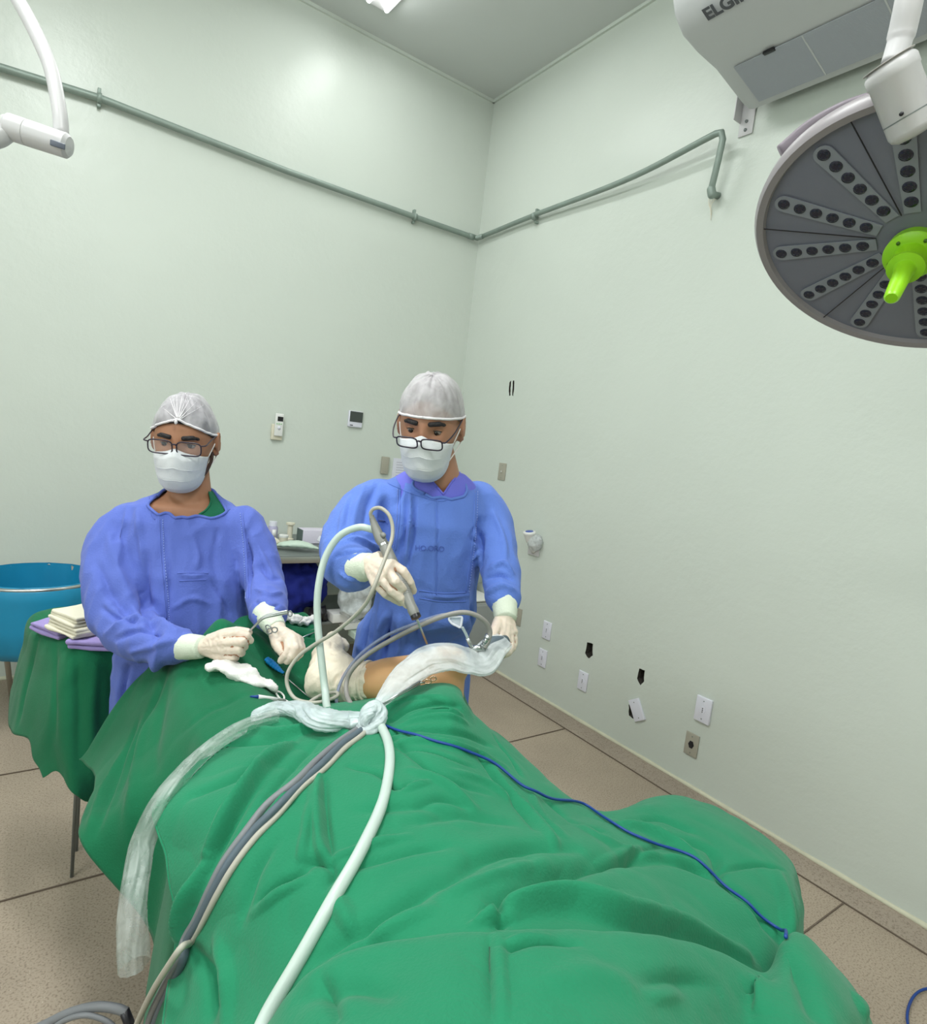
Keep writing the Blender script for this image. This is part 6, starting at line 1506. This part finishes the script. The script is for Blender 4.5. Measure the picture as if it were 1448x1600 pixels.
# ---- things lying on the leg drape
def stocking():
    pts = [(336, 1043), (350, 1045), (368, 1054), (390, 1064), (410, 1073), (424, 1082)]
    q = lay([(x, y) for x, y in pts], .012); 
    q, r = path(q, 40, [.018, .028, .029, .027, .027, .025, .021, .009]); me = G().tube(q, r, 30, up=(0, 0, 1), flat=.48).mesh(); wrinkle(me, .010, (26, 26, 26), 4); wrinkle(me, .0025, (70, 70, 70), 5)
    root = link('gauze_pad', me, M['white_cloth']); tag(root, 'large crumpled white cloth pad lying beside the forearm and blue-handled needle', 'cloth')
    lp = lay([(426, 1084), (431, 1092), (436, 1098), (442, 1097), (441, 1090), (435, 1085), (430, 1084)], .003, .004)
    G().tube(crv(lp, 30), .0024, 8).build('cloth_tail', M['white_cloth'], root)
stocking()
def pen():
    root = empty('electrocautery_pen', on(410, 1095)); tag(root, 'white pen-shaped instrument with dark blue tip beside the plastic roll', 'surgical pen')
    a = on(403, 1093, .006); b = on(440, 1101, .008); 
    G().tube([a, a.lerp(b, .5), b], [.0045, .0058, .006], 16).build('pen_body', M['white'], root)
    t = on(391, 1091, .004); G().tube([a, t], [.0038, .0016], 12).build('blue_tip', M['blue_cord'], root)
    G().tube([b, on(452, 1104, .008)], [.006, .003], 12).build('pen_tail', M['white'], root)
pen()
def needle_handle():
    root = empty('blue_handled_probe', on(430, 1046)); tag(root, 'bright blue grip handle with a thin steel needle lying before the hand', 'needle')
    pts = lay([(413, 1034), (420, 1040), (428, 1047), (436, 1054), (441, 1057)], .006, .006)
    q, r = path(pts, 40, [.0078, .0108, .0100, .0084, .0056, .0035]); r = [x * (1 + .10 * math.sin(i * 1.4)) for i, x in enumerate(r)]
    G().tube(q, r, 16, up=(0, 0, 1), flat=.6).build('grip', M['bright_blue'], root)
    G().tube(lay([(441, 1057), (455, 1069), (470, 1082), (486, 1095)], .002, .003), .0013, 8).build('needle', M['steel'], root)
needle_handle()
def forceps_():
    root = empty('bent_forceps', P(420, 966, 1.42)); tag(root, 'bent steel forceps held between thumb and forefinger of the left man', 'forceps')
    for s_ in (-1, 1):
        pts = [P(386, 990 + s_ * .4, 1.415), P(398, 978 + s_ * .7, 1.41), P(412, 965 + s_ * .9, 1.405), P(430, 960 + s_ * 1.2, 1.405), P(450, 956 + s_ * 1.3, 1.41)]
        q, r = path(pts, 24, [.0013, .0018, .0024, .0028, .0028]); G().tube(q, r, 10, up=(0, 0, 1), flat=1.2).build('shank', M['steel'], root)
    g = G(); pts = [P(453 + 3.2 * math.cos(t), 959 + 4.2 * math.sin(t), 1.41) for t in [2 * math.pi * k / 20 for k in range(21)]]
    g.tube(pts, .0014, 8, cap=False); g.build('finger_ring', M['steel_dull'], root)
forceps_()
def scissors():
    root = empty('ring_handled_clamp', P(423, 983, 1.475)); tag(root, 'dark ring-handled clamp hanging at the left man\'s second wrist', 'clamp')
    for (cx_, cy_, rx, ry) in ((429, 984, 4.4, 4.0), (421, 986, 4.2, 4.2)):
        G().tube([P(cx_ + rx * math.cos(t), cy_ + ry * math.sin(t), 1.452) for t in [2 * math.pi * k / 24 for k in range(25)]], .0015, 8, cap=False).build('finger_ring', M['steel_dull'], root)
    G().tube(crv([P(424, 981, 1.452), P(419, 977, 1.455), P(415, 979, 1.46), P(419, 990, 1.455)], 14), .0015, 8).build('shank', M['steel_dull'], root)
scissors()
def cottons():
    for k, (x, y, r) in enumerate(((449, 964, .016), (462, 969, .017), (474, 972, .016), (484, 968, .014))):
        q = on(x, y + 4, .009, which=[0])
        if q is None: continue
        me = G().ell(q, (r * 1.15, r, r * .75), nu=30, nv=22).mesh(); wrinkle(me, .006, (60, 60, 60), k)
        tag(link('cotton_ball', me, M['white_cloth']), ['white cotton wad nearest the forceps tip', 'second white cotton wad from the forceps', 'third white cotton wad from the forceps', 'white cotton wad nearest the white hose'][k], 'cotton wad', 'cotton wads on the drape')
cottons()
def rods():
    for k, (a, b, lb) in enumerate((((466, 994), (492, 984), 'long thin steel instrument lying behind the hand, upper one'), ((468, 999), (494, 988), 'long thin steel instrument lying behind the hand, lower one'))):
        p, q = on(a[0], a[1], .003, [0]), on(b[0], b[1], .003, [0])
        if p is None or q is None: continue
        root = empty('steel_clamp', p); tag(root, lb, 'instrument', 'steel instruments behind the hand')
        G().tube([p, p.lerp(q, .5), q], [.0014, .002, .0012], 8).build('shank', M['steel'], root)
        d = (p - q).normalized(); u = V(0, 0, 1).cross(d).normalized(); c = p + d * .007
        G().tube([c + (d * math.cos(t) + u * math.sin(t)) * .008 for t in [2 * math.pi * i / 20 for i in range(21)]], .0013, 6, cap=False).build('finger_ring', M['steel'], root)
rods()
def towel_clamp():
    root = empty('towel_clamp', P(640, 1090, 1.2)); tag(root, 'long golden-steel clamp with ring handles lying along the plastic at the knee', 'clamp')
    a = P(598, 1100, 1.10); b = P(656, 1067, 1.17)
    for s_ in (-1, 1):
        G().tube([a + V(0, 0, .0012 * s_), a.lerp(b, .5) + V(0, 0, .0015 * s_), b + V(0, 0, .003 * s_)], [.0014, .0018, .002], 8).build('shank', M['steel'], root)
    for (x, y, rx, ry) in ((668, 1065, 5.5, 3.2), (677, 1060, 4.5, 3.2)):
        G().tube([P(x + rx * math.cos(t), y + ry * math.sin(t), 1.18) for t in [2 * math.pi * k / 24 for k in range(25)]], .0014, 8, cap=False).build('finger_ring', mat('copper_tinted_steel', (196, 160, 134), .25, metal=.9) if x == 668 else bpy.data.materials['copper_tinted_steel'], root)
    G().tube([b, P(663, 1066, 1.18)], .0018, 8).build('shank', M['steel'], root)
towel_clamp()

# ---- plastic camera sleeve
def sheath(pts, rad, n, seg, up, flat, folds, amp, seed, twist=0.0, cap=False, bunch=0.0):
    """film gathered along a line: creases run lengthwise"""
    q, r = path(pts, n, rad); g = G(); g.tube(q, r, seg, up=up, flat=flat, cap=cap)
    L = 0; ls = [0]
    for i in range(1, n): L += (q[i] - q[i - 1]).length; ls.append(L)
    for i in range(n):
        c = q[i]
        for k in range(seg):
            a = 2 * math.pi * k / seg + twist * ls[i]
            w = noise.noise(V(math.cos(a) * folds, math.sin(a) * folds, ls[i] * 9 + seed)); w = (1 - abs(w) * 3.0)
            w2 = noise.noise(V(math.cos(a) * folds * 2.3, math.sin(a) * folds * 2.3, ls[i] * 22 + seed * 2)); w2 = 1 - abs(w2) * 3
            w3 = noise.noise(V(math.cos(a) * 1.2, math.sin(a) * 1.2, ls[i] * 38 + seed * 3)) * bunch
            v = g.v[i * seg + k]; g.v[i * seg + k] = v + (v - c) * (amp * w + amp * .45 * w2 + w3)
    return g
def sleeve():
    root = empty('plastic_camera_sleeve', P(576, 1120, 1.10)); tag(root, 'long milky plastic sleeve knotted on the drape, over the knee and hanging off the table', 'plastic sleeve')
    pts = [P(210, 1510, .86), P(207, 1450, .87), P(211, 1385, .89), P(223, 1320, .92), P(245, 1265, .935), P(275, 1222, .965), P(312, 1183, 1.01), P(352, 1152, 1.055), P(395, 1131, 1.105), P(430, 1120, 1.135)]
    sheath(pts, [.030, .030, .028, .027, .025, .022, .020, .019, .019, .020], 150, 56, (-.75, .45, .55), .62, 1.6, .10, 3).build('hanging_tail', M['plastic_thin'], root)
    pts = [on(400, 1127, .012), on(432, 1119, .014), on(470, 1122, .016), on(510, 1130, .016), on(545, 1137, .014), on(572, 1136, .016)]
    sheath(pts, [.015, .019, .021, .024, .021, .014], 170, 72, (0, 0, 1), .62, 2.2, .17, 6, twist=9, cap=True, bunch=.12).build('gathered_roll', M['plastic_dense'], root)
    a = [P(566, 1128, 1.085), P(574, 1112, 1.085), P(586, 1104, 1.09), P(593, 1114, 1.085), P(588, 1130, 1.075), P(576, 1142, 1.07), P(567, 1136, 1.075), P(572, 1120, 1.075), P(584, 1112, 1.075)]
    sheath(a, [.009, .013, .013, .012, .013, .013, .011, .011, .008], 160, 40, (0, 0, 1), .8, 2.0, .18, 11, twist=20, cap=True, bunch=.10).build('knot', M['plastic_dense'], root)
    sheath([P(575, 1106, 1.105), P(580, 1122, 1.095), P(577, 1144, 1.08)], [.013, .018, .012], 50, 40, (0, 1, 0), .9, 2.0, .14, 14, cap=True).build('knot_core', M['plastic_dense'], root)
    pts = [P(586, 1108, 1.095), P(606, 1084, 1.13), P(634, 1054, 1.18), P(666, 1032, 1.225), P(700, 1026, 1.25), P(732, 1032, 1.27), P(753, 1034, 1.29), P(770, 1014, 1.31), P(788, 1000, 1.34)]
    sheath(pts, [.007, .015, .027, .032, .031, .030, .031, .028, .020], 190, 80, (-.35, -.55, 1), .36, 1.5, .12, 21, twist=3).build('knee_cover', M['plastic'], root)
sleeve()
